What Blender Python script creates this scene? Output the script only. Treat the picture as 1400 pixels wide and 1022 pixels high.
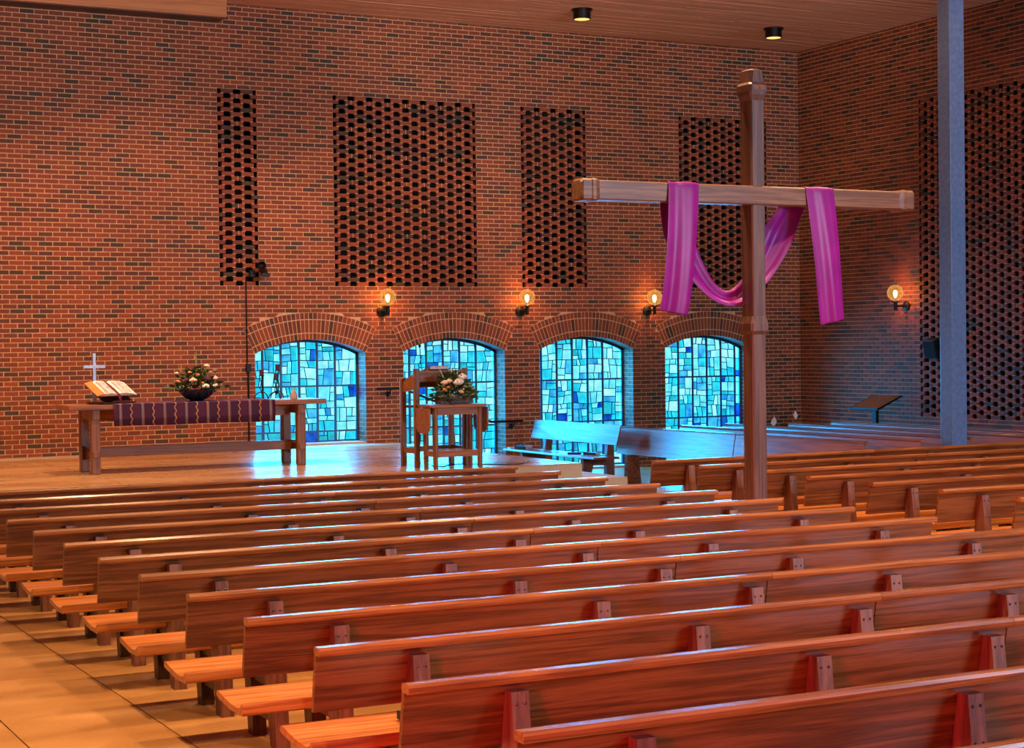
import bpy, bmesh, math, random
from mathutils import Vector, Matrix
random.seed(7)
for o in list(bpy.data.objects): bpy.data.objects.remove(o)
SC = bpy.context.scene
COL = SC.collection
PI = math.pi

# ------------------------------------------------------------ camera, world, lights, exposure
cam_d = bpy.data.cameras.new('camera'); cam = bpy.data.objects.new('camera', cam_d); COL.objects.link(cam)
yaw, pitch, roll = .48604, -.017472, -.012947
fw = Vector((math.sin(yaw)*math.cos(pitch), math.cos(yaw)*math.cos(pitch), math.sin(pitch)))
r0 = Vector((math.cos(yaw), -math.sin(yaw), 0)); u0 = r0.cross(fw)
rt = r0*math.cos(roll)+u0*math.sin(roll); up = u0*math.cos(roll)-r0*math.sin(roll)
EYE = 2.08
cam.matrix_world = Matrix(((rt.x, up.x, -fw.x, 0), (rt.y, up.y, -fw.y, 0), (rt.z, up.z, -fw.z, EYE), (0, 0, 0, 1)))
cam_d.sensor_width = 36; cam_d.lens = 2332.57*36/1400; cam_d.clip_start = .05; cam_d.clip_end = 200
SC.camera = cam
W = bpy.data.worlds.new('world'); SC.world = W; W.use_nodes = True
W.node_tree.nodes['Background'].inputs[0].default_value = (.92, .70, .54, 1)
W.node_tree.nodes['Background'].inputs[1].default_value = .075
SC.view_settings.view_transform = 'Standard'; SC.view_settings.look = 'None'
SC.view_settings.exposure = .12; SC.view_settings.gamma = 1; SC.view_settings.use_curve_mapping = False

def light(name, kind, loc, col, power, size=.5, size_y=None, target=None, spot=None, spread=None):
    d = bpy.data.lights.new(name, kind); d.color = col; d.energy = power
    if kind == 'AREA':
        if size_y: d.shape = 'RECTANGLE'; d.size = size; d.size_y = size_y
        else: d.shape = 'DISK'; d.size = size
        if spread: d.spread = spread
    elif kind in ('POINT', 'SPOT'): d.shadow_soft_size = size
    if spot: d.spot_size = spot; d.spot_blend = .6
    o = bpy.data.objects.new(name, d); COL.objects.link(o); o.location = loc
    if target is not None: o.rotation_euler = (Vector(target)-Vector(loc)).to_track_quat('-Z', 'Y').to_euler()
    return o
# ceiling downlights over the nave (outside the frame), warm
for lx, ly in ((1.6, 5.5), (5.2, 5.5), (8.8, 5.5), (1.6, 9.5), (5.2, 9.5), (8.8, 9.5), (12.4, 9.5), (5.2, 13.5), (8.8, 13.5), (12.4, 13.5)):
    light('nave_downlight', 'AREA', (lx, ly, 6.9), (1, .66, .35), 130, .3, target=(lx, ly, 0), spread=math.radians(105))
for lx in (1.9, 5.6):
    light('chancel_downlight', 'AREA', (lx, 19.5, 6.8), (1, .62, .36), 170, .3, target=(lx, 19.6, 0), spread=math.radians(120))
# lamps on the ceiling aimed at the back brick wall
for lx in (3.0, 6.6, 10.4):
    light('wall_wash', 'SPOT', (lx, 17.0, 6.9), (1, .47, .23), 980, .2, target=(lx+.4, 24.3, 1.7), spot=.98)
light('wall_wash', 'SPOT', (12.5, 13.0, 6.7), (1, .46, .24), 420, .2, target=(18.6, 19.2, 3.2), spot=.75)  # added spot without a known lamp, warms the right wall
# red and violet stained glass at the left, daylight from the right rear
light('red_window_light', 'SPOT', (-4.5, .5, 2.6), (1, .04, .10), 3200, .6, target=(3.6, 5.0, .5), spot=.72)
light('cool_window_light', 'AREA', (14.5, -3.5, 5.0), (.60, .74, 1), 1400, 4.5, 3.5, target=(12, 14, 2.5))

# added unseen spots above the frame, only to brighten the wooden ceiling
for lx, ly in ((5.0, 15.0), (11.5, 15.0)):
    light('ceiling_fill', 'SPOT', (lx, ly, 5.75), (1, .70, .52), 760, .15, target=(lx+1.8, 20.0, 7.2), spot=1.3)

# ------------------------------------------------------------ materials
def new_mat(name):
    m = bpy.data.materials.new(name); m.use_nodes = True
    nt = m.node_tree; b = nt.nodes['Principled BSDF']
    return m, nt, b
def N(nt, t, **kw):
    n = nt.nodes.new(t)
    for k, v in kw.items(): setattr(n, k, v)
    return n
def ramp(nt, stops):
    r = N(nt, 'ShaderNodeValToRGB'); e = r.color_ramp.elements
    e[0].position, e[0].color = stops[0][0], (*stops[0][1], 1)
    e[1].position, e[1].color = stops[-1][0], (*stops[-1][1], 1)
    for p, c in stops[1:-1]:
        x = e.new(p); x.color = (*c, 1)
    return r
def plain(name, col, rough=.5, metal=0, spec=None):
    m, nt, b = new_mat(name)
    tc = N(nt, 'ShaderNodeTexCoord'); no = N(nt, 'ShaderNodeTexNoise'); no.inputs['Scale'].default_value = 18
    nt.links.new(tc.outputs['Object'], no.inputs['Vector'])
    r = ramp(nt, [(.3, tuple(c*.82 for c in col)), (.7, tuple(min(1, c*1.15) for c in col))])
    nt.links.new(no.outputs['Fac'], r.inputs[0]); nt.links.new(r.outputs[0], b.inputs['Base Color'])
    b.inputs['Roughness'].default_value = rough; b.inputs['Metallic'].default_value = metal
    return m
def wood(name, c1, c2, c3, axis=0, rough=.33, scale=1.0, coat=.0, spec=.5):
    m, nt, b = new_mat(name)
    L = nt.links.new
    tc = N(nt, 'ShaderNodeTexCoord'); oi = N(nt, 'ShaderNodeObjectInfo')
    mul = N(nt, 'ShaderNodeVectorMath', operation='SCALE'); mul.inputs['Scale'].default_value = 37.0
    cmb = N(nt, 'ShaderNodeCombineXYZ')
    for i in range(3): L(oi.outputs['Random'], cmb.inputs[i])
    L(cmb.outputs[0], mul.inputs[0])
    add = N(nt, 'ShaderNodeVectorMath', operation='ADD')
    L(tc.outputs['Object'], add.inputs[0]); L(mul.outputs[0], add.inputs[1])
    mp = N(nt, 'ShaderNodeMapping'); s = [15*scale]*3; s[axis] = .55*scale
    mp.inputs['Scale'].default_value = s; L(add.outputs[0], mp.inputs['Vector'])
    n1 = N(nt, 'ShaderNodeTexNoise'); n1.inputs['Scale'].default_value = 1.0; n1.inputs['Detail'].default_value = 2
    n1.inputs['Distortion'].default_value = .35
    L(mp.outputs[0], n1.inputs['Vector'])
    ma = N(nt, 'ShaderNodeMath', operation='MULTIPLY'); ma.inputs[1].default_value = 26
    L(n1.outputs['Fac'], ma.inputs[0])
    sn = N(nt, 'ShaderNodeMath', operation='SINE'); L(ma.outputs[0], sn.inputs[0])
    mp2 = N(nt, 'ShaderNodeMapping'); s = [260*scale]*3; s[axis] = 7*scale
    mp2.inputs['Scale'].default_value = s; L(add.outputs[0], mp2.inputs['Vector'])
    n2 = N(nt, 'ShaderNodeTexNoise'); n2.inputs['Scale'].default_value = 1; L(mp2.outputs[0], n2.inputs['Vector'])
    mr = N(nt, 'ShaderNodeMapRange'); mr.inputs[1].default_value = -1; mr.inputs[2].default_value = 1
    L(sn.outputs[0], mr.inputs[0])
    mx = N(nt, 'ShaderNodeMath', operation='MULTIPLY_ADD'); mx.inputs[1].default_value = .40
    hf = N(nt, 'ShaderNodeMath', operation='MULTIPLY'); hf.inputs[1].default_value = .75
    L(n2.outputs['Fac'], hf.inputs[0]); L(mr.outputs[0], mx.inputs[0]); L(hf.outputs[0], mx.inputs[2])
    r = ramp(nt, [(.12, c1), (.5, c2), (.85, c3)]); L(mx.outputs[0], r.inputs[0])
    L(r.outputs[0], b.inputs['Base Color'])
    b.inputs['Roughness'].default_value = rough; b.inputs['Coat Weight'].default_value = coat
    b.inputs['Coat Roughness'].default_value = .18
    b.inputs['Specular IOR Level'].default_value = spec
    bp = N(nt, 'ShaderNodeBump'); bp.inputs['Strength'].default_value = .12; bp.inputs['Distance'].default_value = .002
    L(mx.outputs[0], bp.inputs['Height']); L(bp.outputs[0], b.inputs['Normal'])
    return m
def brick_mat():
    m, nt, b = new_mat('brick_clay'); L = nt.links.new
    g = N(nt, 'ShaderNodeNewGeometry'); oi = N(nt, 'ShaderNodeObjectInfo')
    a = N(nt, 'ShaderNodeMath', operation='ADD'); L(g.outputs['Random Per Island'], a.inputs[0]); L(oi.outputs['Random'], a.inputs[1])
    f = N(nt, 'ShaderNodeMath', operation='FRACT'); L(a.outputs[0], f.inputs[0])
    r = ramp(nt, [(0, (.052, .034, .022)), (.07, (.060, .036, .022)), (.10, (.095, .034, .022)), (.2, (.13, .034, .020)), (.5, (.215, .050, .018)), (.8, (.28, .062, .022)), (1, (.19, .048, .022))])
    r.color_ramp.interpolation = 'LINEAR'
    L(f.outputs[0], r.inputs[0])
    no = N(nt, 'ShaderNodeTexNoise'); no.inputs['Scale'].default_value = 45; no.inputs['Detail'].default_value = 4
    tc = N(nt, 'ShaderNodeTexCoord'); L(tc.outputs['Object'], no.inputs['Vector'])
    mr = N(nt, 'ShaderNodeMapRange'); mr.inputs[1].default_value = .25; mr.inputs[2].default_value = .75; mr.inputs[3].default_value = .62; mr.inputs[4].default_value = 1.3
    L(no.outputs['Fac'], mr.inputs[0])
    mx = N(nt, 'ShaderNodeVectorMath', operation='SCALE'); L(r.outputs[0], mx.inputs[0]); L(mr.outputs[0], mx.inputs['Scale'])
    L(mx.outputs[0], b.inputs['Base Color']); b.inputs['Roughness'].default_value = .72
    bp = N(nt, 'ShaderNodeBump'); bp.inputs['Strength'].default_value = .3; bp.inputs['Distance'].default_value = .004
    L(no.outputs['Fac'], bp.inputs['Height']); L(bp.outputs[0], b.inputs['Normal'])
    return m
def floor_mat(name, c1, c2, rough):
    m, nt, b = new_mat(name); L = nt.links.new
    tc = N(nt, 'ShaderNodeTexCoord'); mp = N(nt, 'ShaderNodeMapping'); mp.inputs['Scale'].default_value = (.5, 1.3, 1)
    L(tc.outputs['Object'], mp.inputs[0])
    n1 = N(nt, 'ShaderNodeTexNoise'); n1.inputs['Scale'].default_value = 1.3; n1.inputs['Detail'].default_value = 6
    n2 = N(nt, 'ShaderNodeTexNoise'); n2.inputs['Scale'].default_value = 40; n2.inputs['Detail'].default_value = 3
    L(mp.outputs[0], n1.inputs['Vector']); L(tc.outputs['Object'], n2.inputs['Vector'])
    ad = N(nt, 'ShaderNodeMath', operation='MULTIPLY_ADD'); ad.inputs[1].default_value = .3
    L(n2.outputs['Fac'], ad.inputs[0]); L(n1.outputs['Fac'], ad.inputs[2])
    r = ramp(nt, [(.42, c1), (.85, c2)]); L(ad.outputs[0], r.inputs[0]); L(r.outputs[0], b.inputs['Base Color'])
    rr = N(nt, 'ShaderNodeMapRange'); rr.inputs[1].default_value = .3; rr.inputs[2].default_value = .7; rr.inputs[3].default_value = rough-.06; rr.inputs[4].default_value = rough+.1
    L(n1.outputs['Fac'], rr.inputs[0]); L(rr.outputs[0], b.inputs['Roughness'])
    return m
M = {}
M['brick'] = brick_mat()
M['mortar'] = plain('mortar', (.64, .42, .25), .85)
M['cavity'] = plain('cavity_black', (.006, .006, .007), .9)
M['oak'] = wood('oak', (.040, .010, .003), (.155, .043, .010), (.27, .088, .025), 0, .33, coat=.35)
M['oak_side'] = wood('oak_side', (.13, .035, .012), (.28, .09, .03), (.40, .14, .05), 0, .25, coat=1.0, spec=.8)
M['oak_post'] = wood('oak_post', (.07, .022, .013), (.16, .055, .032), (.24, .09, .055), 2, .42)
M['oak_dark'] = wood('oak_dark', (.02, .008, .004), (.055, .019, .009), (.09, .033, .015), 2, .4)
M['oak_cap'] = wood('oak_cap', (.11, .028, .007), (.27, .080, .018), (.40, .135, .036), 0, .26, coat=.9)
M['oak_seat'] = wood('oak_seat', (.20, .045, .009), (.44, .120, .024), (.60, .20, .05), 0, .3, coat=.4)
M['altar_wood'] = wood('altar_wood', (.16, .05, .017), (.30, .10, .03), (.42, .16, .05), 0, .38)
M['altar_leg'] = wood('altar_leg', (.13, .05, .022), (.25, .095, .036), (.34, .14, .055), 2, .4)
M['cross_wood'] = wood('cross_wood', (.055, .020, .015), (.11, .048, .035), (.17, .078, .058), 2, .42)
M['cross_bar'] = wood('cross_bar', (.08, .030, .016), (.18, .075, .036), (.27, .12, .06), 0, .42)
M['soffit'] = wood('soffit_oak', (.34, .13, .035), (.52, .22, .065), (.60, .27, .085), 0, .5, .5)
M['ceil'] = wood('ceiling_oak', (.40, .20, .12), (.60, .33, .22), (.70, .41, .28), 0, .6, .6)
M['floor'] = floor_mat('stained_concrete', (.27, .105, .028), (.52, .24, .078), .34)
M['podium'] = floor_mat('podium_concrete', (.33, .15, .055), (.52, .29, .13), .26)
M['riser'] = floor_mat('riser_concrete', (.42, .32, .22), (.58, .46, .33), .6)
M['joint'] = plain('joint_dark', (.05, .025, .012), .8)
M['black'] = plain('black_metal', (.012, .012, .014), .4, .6)
M['bolt'] = plain('bolt_steel', (.10, .09, .09), .35, .9)
M['frame'] = plain('window_frame_halo', (.02, .10, .22), .45)  # blue halo of the bright glass painted into the frame colour
M['lead'] = plain('lead_came', (.02, .05, .07), .5, .3)
M['steel'] = plain('pillar_paint', (.105, .20, .42), .34)
M['silver'] = plain('brushed_silver', (.55, .55, .62), .3, .8)
M['ink'] = plain('print_grey', (.42, .40, .42), .8)
M['paper'] = plain('paper', (.82, .80, .80), .8)
M['orange'] = plain('orange_fabric', (.75, .20, .04), .7)
M['crimson'] = plain('crimson_ribbon', (.16, .01, .02), .5)
M['navy'] = plain('navy_glaze', (.010, .018, .05), .18)
M['leaf'] = plain('leaf', (.035, .085, .022), .6)
M['leaf2'] = plain('leaf_pale', (.34, .36, .13), .6)
M['cream'] = plain('petal_cream', (.85, .66, .50), .7)
M['white_petal'] = plain('petal_white', (.85, .80, .78), .7)
M['plum'] = plain('petal_plum', (.07, .008, .035), .6)
M['peach'] = plain('petal_peach', (.75, .28, .12), .7)
M['wicker'] = plain('wicker_grey', (.18, .15, .14), .8)
M['candle'] = plain('candle_wax', (.09, .015, .05), .5)
M['green_book'] = plain('green_cloth', (.01, .05, .035), .6)
M['red_book'] = plain('red_cloth', (.20, .02, .02), .6)
M['dark_book'] = plain('dark_cloth', (.03, .03, .04), .5)
M['pearl'] = plain('glazed_ceramic', (.55, .42, .36), .25)

def purple_mat():
    m, nt, b = new_mat('purple_satin'); L = nt.links.new
    tc = N(nt, 'ShaderNodeTexCoord'); no = N(nt, 'ShaderNodeTexNoise'); no.inputs['Scale'].default_value = 5
    L(tc.outputs['Object'], no.inputs['Vector'])
    r = ramp(nt, [(.3, (.23, .002, .22)), (.7, (.31, .005, .29))]); L(no.outputs['Fac'], r.inputs[0]); L(r.outputs[0], b.inputs['Base Color'])
    b.inputs['Roughness'].default_value = .42; b.inputs['Sheen Weight'].default_value = 0; b.inputs['Sheen Tint'].default_value = (1, .3, .9, 1)
    return m
M['purple'] = purple_mat()
def runner_mat():
    m, nt, b = new_mat('woven_runner'); L = nt.links.new
    tc = N(nt, 'ShaderNodeTexCoord'); sp = N(nt, 'ShaderNodeSeparateXYZ'); L(tc.outputs['Object'], sp.inputs[0])
    d = N(nt, 'ShaderNodeMath', operation='DIVIDE'); d.inputs[1].default_value = .272; L(sp.outputs[0], d.inputs[0])
    f = N(nt, 'ShaderNodeMath', operation='FRACT'); L(d.outputs[0], f.inputs[0])
    P = (.045, .006, .055); P2 = (.07, .008, .065); T = (.38, .13, .06); Wt = (.35, .36, .45); K = (.01, .01, .03)
    r = ramp(nt, [(0, P), (.30, P), (.42, P2), (.585, P2), (.80, P), (.86, T), (.885, K), (.91, Wt), (.945, K), (.965, T), (.995, P)])
    r.color_ramp.interpolation = 'CONSTANT'
    L(f.outputs[0], r.inputs[0])
    # woven zigzag motif in the middle of each band
    z = N(nt, 'ShaderNodeMath', operation='MULTIPLY'); z.inputs[1].default_value = 75; L(sp.outputs[2], z.inputs[0])
    s = N(nt, 'ShaderNodeMath', operation='SINE'); L(z.outputs[0], s.inputs[0])
    s2 = N(nt, 'ShaderNodeMath', operation='MULTIPLY_ADD'); s2.inputs[1].default_value = .035; s2.inputs[2].default_value = -.42; L(s.outputs[0], s2.inputs[0])
    a = N(nt, 'ShaderNodeMath', operation='ADD'); L(f.outputs[0], a.inputs[0]); L(s2.outputs[0], a.inputs[1])
    ab = N(nt, 'ShaderNodeMath', operation='ABSOLUTE'); L(a.outputs[0], ab.inputs[0])
    no = N(nt, 'ShaderNodeTexNoise'); no.inputs['Scale'].default_value = 60; L(tc.outputs['Object'], no.inputs['Vector'])
    th = N(nt, 'ShaderNodeMath', operation='MULTIPLY'); th.inputs[1].default_value = .055; L(no.outputs['Fac'], th.inputs[0])
    lt = N(nt, 'ShaderNodeMath', operation='LESS_THAN'); L(ab.outputs[0], lt.inputs[0]); L(th.outputs[0], lt.inputs[1])
    mx = N(nt, 'ShaderNodeMix', data_type='RGBA'); L(lt.outputs[0], mx.inputs['Factor']); L(r.outputs[0], mx.inputs['A']); mx.inputs['B'].default_value = (.50, .26, .10, 1)
    L(mx.outputs['Result'], b.inputs['Base Color']); b.inputs['Roughness'].default_value = .75
    return m
M['runner'] = runner_mat()
# stained glass: coloured panes that pass daylight and carry an added glow for it
def glass_mat(name, c1, c2):
    m = bpy.data.materials.new(name); m.use_nodes = True; nt = m.node_tree; nt.nodes.clear(); L = nt.links.new
    out = N(nt, 'ShaderNodeOutputMaterial'); tr = N(nt, 'ShaderNodeBsdfTransparent')
    tc = N(nt, 'ShaderNodeTexCoord'); oi = N(nt, 'ShaderNodeObjectInfo')
    add = N(nt, 'ShaderNodeVectorMath', operation='ADD'); L(tc.outputs['Object'], add.inputs[0])
    sc = N(nt, 'ShaderNodeVectorMath', operation='SCALE'); sc.inputs['Scale'].default_value = 50
    cmb = N(nt, 'ShaderNodeCombineXYZ'); L(oi.outputs['Random'], cmb.inputs[0]); L(oi.outputs['Random'], cmb.inputs[2]); L(cmb.outputs[0], sc.inputs[0])
    L(sc.outputs[0], add.inputs[1])
    no = N(nt, 'ShaderNodeTexNoise'); no.inputs['Scale'].default_value = 6; no.inputs['Detail'].default_value = 3; L(add.outputs[0], no.inputs['Vector'])
    r = ramp(nt, [(.35, c1), (.65, c2)]); L(no.outputs['Fac'], r.inputs[0]); tn = N(nt, 'ShaderNodeMix', data_type='RGBA', blend_type='MULTIPLY'); tn.inputs['Factor'].default_value = 1
    L(r.outputs[0], tn.inputs['A']); tn.inputs['B'].default_value = (.07, .55, 1, 1); L(tn.outputs['Result'], tr.inputs[0])
    gl = N(nt, 'ShaderNodeBsdfGlossy'); gl.inputs['Roughness'].default_value = .15
    em = N(nt, 'ShaderNodeEmission'); em.inputs[1].default_value = 2.9; L(r.outputs[0], em.inputs[0])
    ads = N(nt, 'ShaderNodeAddShader'); L(tr.outputs[0], ads.inputs[0]); L(em.outputs[0], ads.inputs[1])
    mix = N(nt, 'ShaderNodeMixShader'); mix.inputs[0].default_value = .04
    L(ads.outputs[0], mix.inputs[1]); L(gl.outputs[0], mix.inputs[2]); L(mix.outputs[0], out.inputs[0])
    return m
GL = [glass_mat('glass_ice', (.030, .24, .30), (.09, .34, .37)), glass_mat('glass_aqua', (.003, .17, .26), (.012, .28, .34)),
      glass_mat('glass_sky', (.004, .09, .26), (.03, .24, .34)), glass_mat('glass_pale', (.07, .28, .33), (.16, .36, .39)),
      glass_mat('glass_blue', (.0005, .012, .14), (.002, .05, .24)), glass_mat('glass_teal', (.002, .12, .17), (.01, .22, .26))]
GW = [.33, .20, .12, .26, .03, .06]
def globe_mat():
    m = bpy.data.materials.new('seeded_globe_glass'); m.use_nodes = True; nt = m.node_tree; nt.nodes.clear(); L = nt.links.new
    out = N(nt, 'ShaderNodeOutputMaterial'); tr = N(nt, 'ShaderNodeBsdfTransparent'); tr.inputs[0].default_value = (1, .80, .52, 1)
    em = N(nt, 'ShaderNodeEmission'); em.inputs[0].default_value = (1, .52, .14, 1)
    tc = N(nt, 'ShaderNodeTexCoord'); no = N(nt, 'ShaderNodeTexVoronoi'); no.inputs['Scale'].default_value = 26; L(tc.outputs['Object'], no.inputs['Vector'])
    mr = N(nt, 'ShaderNodeMapRange'); mr.inputs[2].default_value = .8; mr.inputs[3].default_value = 1.5; mr.inputs[4].default_value = .5; L(no.outputs['Distance'], mr.inputs[0]); L(mr.outputs[0], em.inputs[1])
    lw = N(nt, 'ShaderNodeLayerWeight'); lw.inputs[0].default_value = .35
    mr2 = N(nt, 'ShaderNodeMapRange'); mr2.inputs[3].default_value = .22; mr2.inputs[4].default_value = .6; L(lw.outputs['Facing'], mr2.inputs[0])
    mix = N(nt, 'ShaderNodeMixShader'); L(mr2.outputs[0], mix.inputs[0]); L(tr.outputs[0], mix.inputs[1]); L(em.outputs[0], mix.inputs[2]); L(mix.outputs[0], out.inputs[0])
    return m
M['globe'] = globe_mat()
def emit(name, col, s):
    m = bpy.data.materials.new(name); m.use_nodes = True; nt = m.node_tree; nt.nodes.clear()
    o = N(nt, 'ShaderNodeOutputMaterial'); e = N(nt, 'ShaderNodeEmission'); e.inputs[0].default_value = (*col, 1); e.inputs[1].default_value = s
    nt.links.new(e.outputs[0], o.inputs[0]); return m
M['bulb'] = emit('bulb_glow', (1, .80, .45), 9)
M['lens'] = emit('lamp_lens', (1, .62, .18), 1.5)

# ------------------------------------------------------------ mesh helpers
class MB:
    def __init__(s): s.v = []; s.f = []
    def add(s, vs, fs):
        n = len(s.v); s.v += [tuple(p) for p in vs]; s.f += [tuple(i+n for i in f) for f in fs]; return s
    def box(s, x0, x1, y0, y1, z0, z1):
        return s.add([(x0, y0, z0), (x1, y0, z0), (x1, y1, z0), (x0, y1, z0), (x0, y0, z1), (x1, y0, z1), (x1, y1, z1), (x0, y1, z1)],
                     [(3, 2, 1, 0), (4, 5, 6, 7), (0, 1, 5, 4), (1, 2, 6, 5), (2, 3, 7, 6), (3, 0, 4, 7)])
    def prism(s, poly, a0, a1, axis=0):
        # polygon (p,q) extruded along axis; axis 0: (a,p,q); axis 1: (p,a,q); axis 2: (p,q,a)
        def P(a, p, q): return (a, p, q) if axis == 0 else (p, a, q) if axis == 1 else (p, q, a)
        n = len(poly); vs = [P(a0, *p) for p in poly]+[P(a1, *p) for p in poly]
        fs = [tuple(range(n)), tuple(range(2*n-1, n-1, -1))]+[(i, i+n, (i+1) % n+n, (i+1) % n) for i in range(n)]
        return s.add(vs, fs)
    def tube(s, pts, r, seg=8, caps=True):
        pts = [Vector(p) for p in pts]; rs = r if isinstance(r, (list, tuple)) else [r]*len(pts)
        n0 = len(s.v); ref = None
        for i, p in enumerate(pts):
            d = (pts[min(i+1, len(pts)-1)]-pts[max(i-1, 0)]).normalized()
            if ref is None: ref = Vector((0, 0, 1)) if abs(d.z) < .9 else Vector((1, 0, 0))
            a = d.cross(ref).normalized(); b = d.cross(a).normalized(); ref = -b if False else ref
            for k in range(seg):
                t = 2*PI*k/seg; q = p+a*math.cos(t)*rs[i]+b*math.sin(t)*rs[i]; s.v.append(tuple(q))
        for i in range(len(pts)-1):
            for k in range(seg):
                k2 = (k+1) % seg; s.f.append((n0+i*seg+k, n0+i*seg+k2, n0+(i+1)*seg+k2, n0+(i+1)*seg+k))
        if caps:
            s.f.append(tuple(n0+k for k in range(seg))[::-1]); s.f.append(tuple(n0+(len(pts)-1)*seg+k for k in range(seg)))
        return s
    def lathe(s, prof, c=(0, 0, 0), seg=20):
        n0 = len(s.v)
        for r, z in prof:
            for k in range(seg):
                t = 2*PI*k/seg; s.v.append((c[0]+r*math.cos(t), c[1]+r*math.sin(t), c[2]+z))
        for i in range(len(prof)-1):
            for k in range(seg):
                k2 = (k+1) % seg; s.f.append((n0+i*seg+k, n0+i*seg+k2, n0+(i+1)*seg+k2, n0+(i+1)*seg+k))
        if prof[0][0] > 1e-4: s.f.append(tuple(n0+k for k in range(seg))[::-1])
        if prof[-1][0] > 1e-4: s.f.append(tuple(n0+(len(prof)-1)*seg+k for k in range(seg)))
        return s
    def ball(s, c, r, seg=10, rings=6, sq=1.0):
        prof = [(max(1e-5, r*math.sin(PI*i/rings)), -r*sq*math.cos(PI*i/rings)) for i in range(rings+1)]
        return s.lathe(prof, c, seg)
    def mesh(s, name, mat, smooth=False, bevel=0):
        me = bpy.data.meshes.new(name); me.from_pydata(s.v, [], s.f); me.materials.append(mat)
        bm = bmesh.new(); bm.from_mesh(me); bmesh.ops.recalc_face_normals(bm, faces=bm.faces)
        if bevel: bmesh.ops.bevel(bm, geom=[e for e in bm.edges if len(e.link_faces) == 2 and e.calc_face_angle() > .6], offset=bevel, segments=2, affect='EDGES', profile=.6)
        bm.to_mesh(me); bm.free()
        if smooth:
            me.shade_smooth()
            try: me.set_sharp_from_angle(angle=math.radians(40))
            except Exception: pass
        return me
    def build(s, name, mat, parent=None, **kw):
        return link(name, s.mesh(name, mat, **kw), parent)
def link(name, me, parent=None, loc=None, rot=None):
    o = bpy.data.objects.new(name, me); COL.objects.link(o)
    if parent: o.parent = parent
    if loc is not None: o.location = loc
    if rot is not None: o.rotation_euler = rot
    return o
def empty(name, label, cat, loc=(0, 0, 0), rz=0, group=None):
    o = bpy.data.objects.new(name, None); COL.objects.link(o); o.location = loc; o.rotation_euler = (0, 0, rz); o.empty_display_size = .1
    o['label'] = label; o['category'] = cat
    if group: o['group'] = group
    return o
def tag(o, label, cat, group=None):
    o['label'] = label; o['category'] = cat
    if group: o['group'] = group
    return o
def struct(o, label=None, cat=None):
    o['kind'] = 'structure'
    if label: o['label'] = label
    if cat: o['category'] = cat
    return o
def copy_tree(o, parent=None):
    c = o.copy(); COL.objects.link(c); c.parent = parent
    for ch in list(o.children): copy_tree(ch, c)
    return c

# ------------------------------------------------------------ the brick walls
B, C = .2032, .067733
YW, XW = 24.333, 18.637           # back wall plane, right wall plane
X1 = 7.9916                        # left edge of the first pierced panel
ZV = EYE+.955-C/2                  # bottom of course 0 (lowest row of holes)
ZTOP = 7.165
CEN = [9.41+2.425*i for i in range(4)]   # window centres
HW, RISE, ZS = .895, .205, 1.985
RI = (HW*HW+RISE*RISE)/(2*RISE); ZC = ZS+RISE-RI; RE = RI+.41; ANG = math.asin(HW/RI)
TIPX, TIPZ = RE*math.sin(ANG), ZC+RE*math.cos(ANG)
DEP = .36
PAN = [(0, 3), (9, 21), (25, 31), (40, 49)]   # pierced panels, in brick lengths from X1
def arch_in(x): return ZC+math.sqrt(max(0, RI*RI-x*x))
def xcut(z):
    if z < ZS: return HW
    if z < TIPZ: return HW+(TIPX-HW)*(z-ZS)/(TIPZ-ZS)
    d = RE*RE-(z-ZC)**2
    return math.sqrt(d) if d > 0 else 0
XL = X1-42*B                        # left end of the back wall that is built
# mortar bed, with the window and panel openings cut out
XS = {XL, XW}
for a, b in PAN: XS |= {X1+a*B, X1+b*B}
for c in CEN:
    for i in range(25): XS.add(c-HW+2*HW*i/24)
XS = sorted(XS); mb = MB(); ym = YW+.007
ZP0, ZP1 = ZV, ZV+43*C
for x0, x1 in zip(XS[:-1], XS[1:]):
    xm = (x0+x1)/2; lo0 = lo1 = 0.0
    for c in CEN:
        if abs(xm-c) < HW: lo0, lo1 = arch_in(x0-c), arch_in(x1-c)
    def q(a0, a1, b0, b1): mb.add([(x0, ym, a0), (x1, ym, a1), (x1, ym, b1), (x0, ym, b0)], [(0, 1, 2, 3)])
    if any(X1+a*B < xm < X1+b*B for a, b in PAN): q(lo0, lo1, ZP0, ZP0); q(ZP1, ZP1, ZTOP, ZTOP)
    else: q(lo0, lo1, ZTOP, ZTOP)
wall_back = struct(mb.build('wall_back', M['mortar']), 'tall red brick wall with pierced brick panels and arched windows', 'wall')
PD = .05
def bx_brick(mb, x0, x1, z0, z1, xt0=None, xt1=None, d=.09, y=None):
    y = YW if y is None else y
    xt0 = x0 if xt0 is None else xt0; xt1 = x1 if xt1 is None else xt1
    mb.add([(x0, y, z0), (x1, y, z0), (xt1, y, z1), (xt0, y, z1), (x0, y+d, z0), (x1, y+d, z0), (xt1, y+d, z1), (xt0, y+d, z1)],
           [(0, 1, 2, 3), (1, 5, 6, 2), (4, 0, 3, 7), (3, 2, 6, 7), (1, 0, 4, 5)])
J = .0135
whole = []; field = MB()
c0 = -math.ceil(ZV/C)
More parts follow.
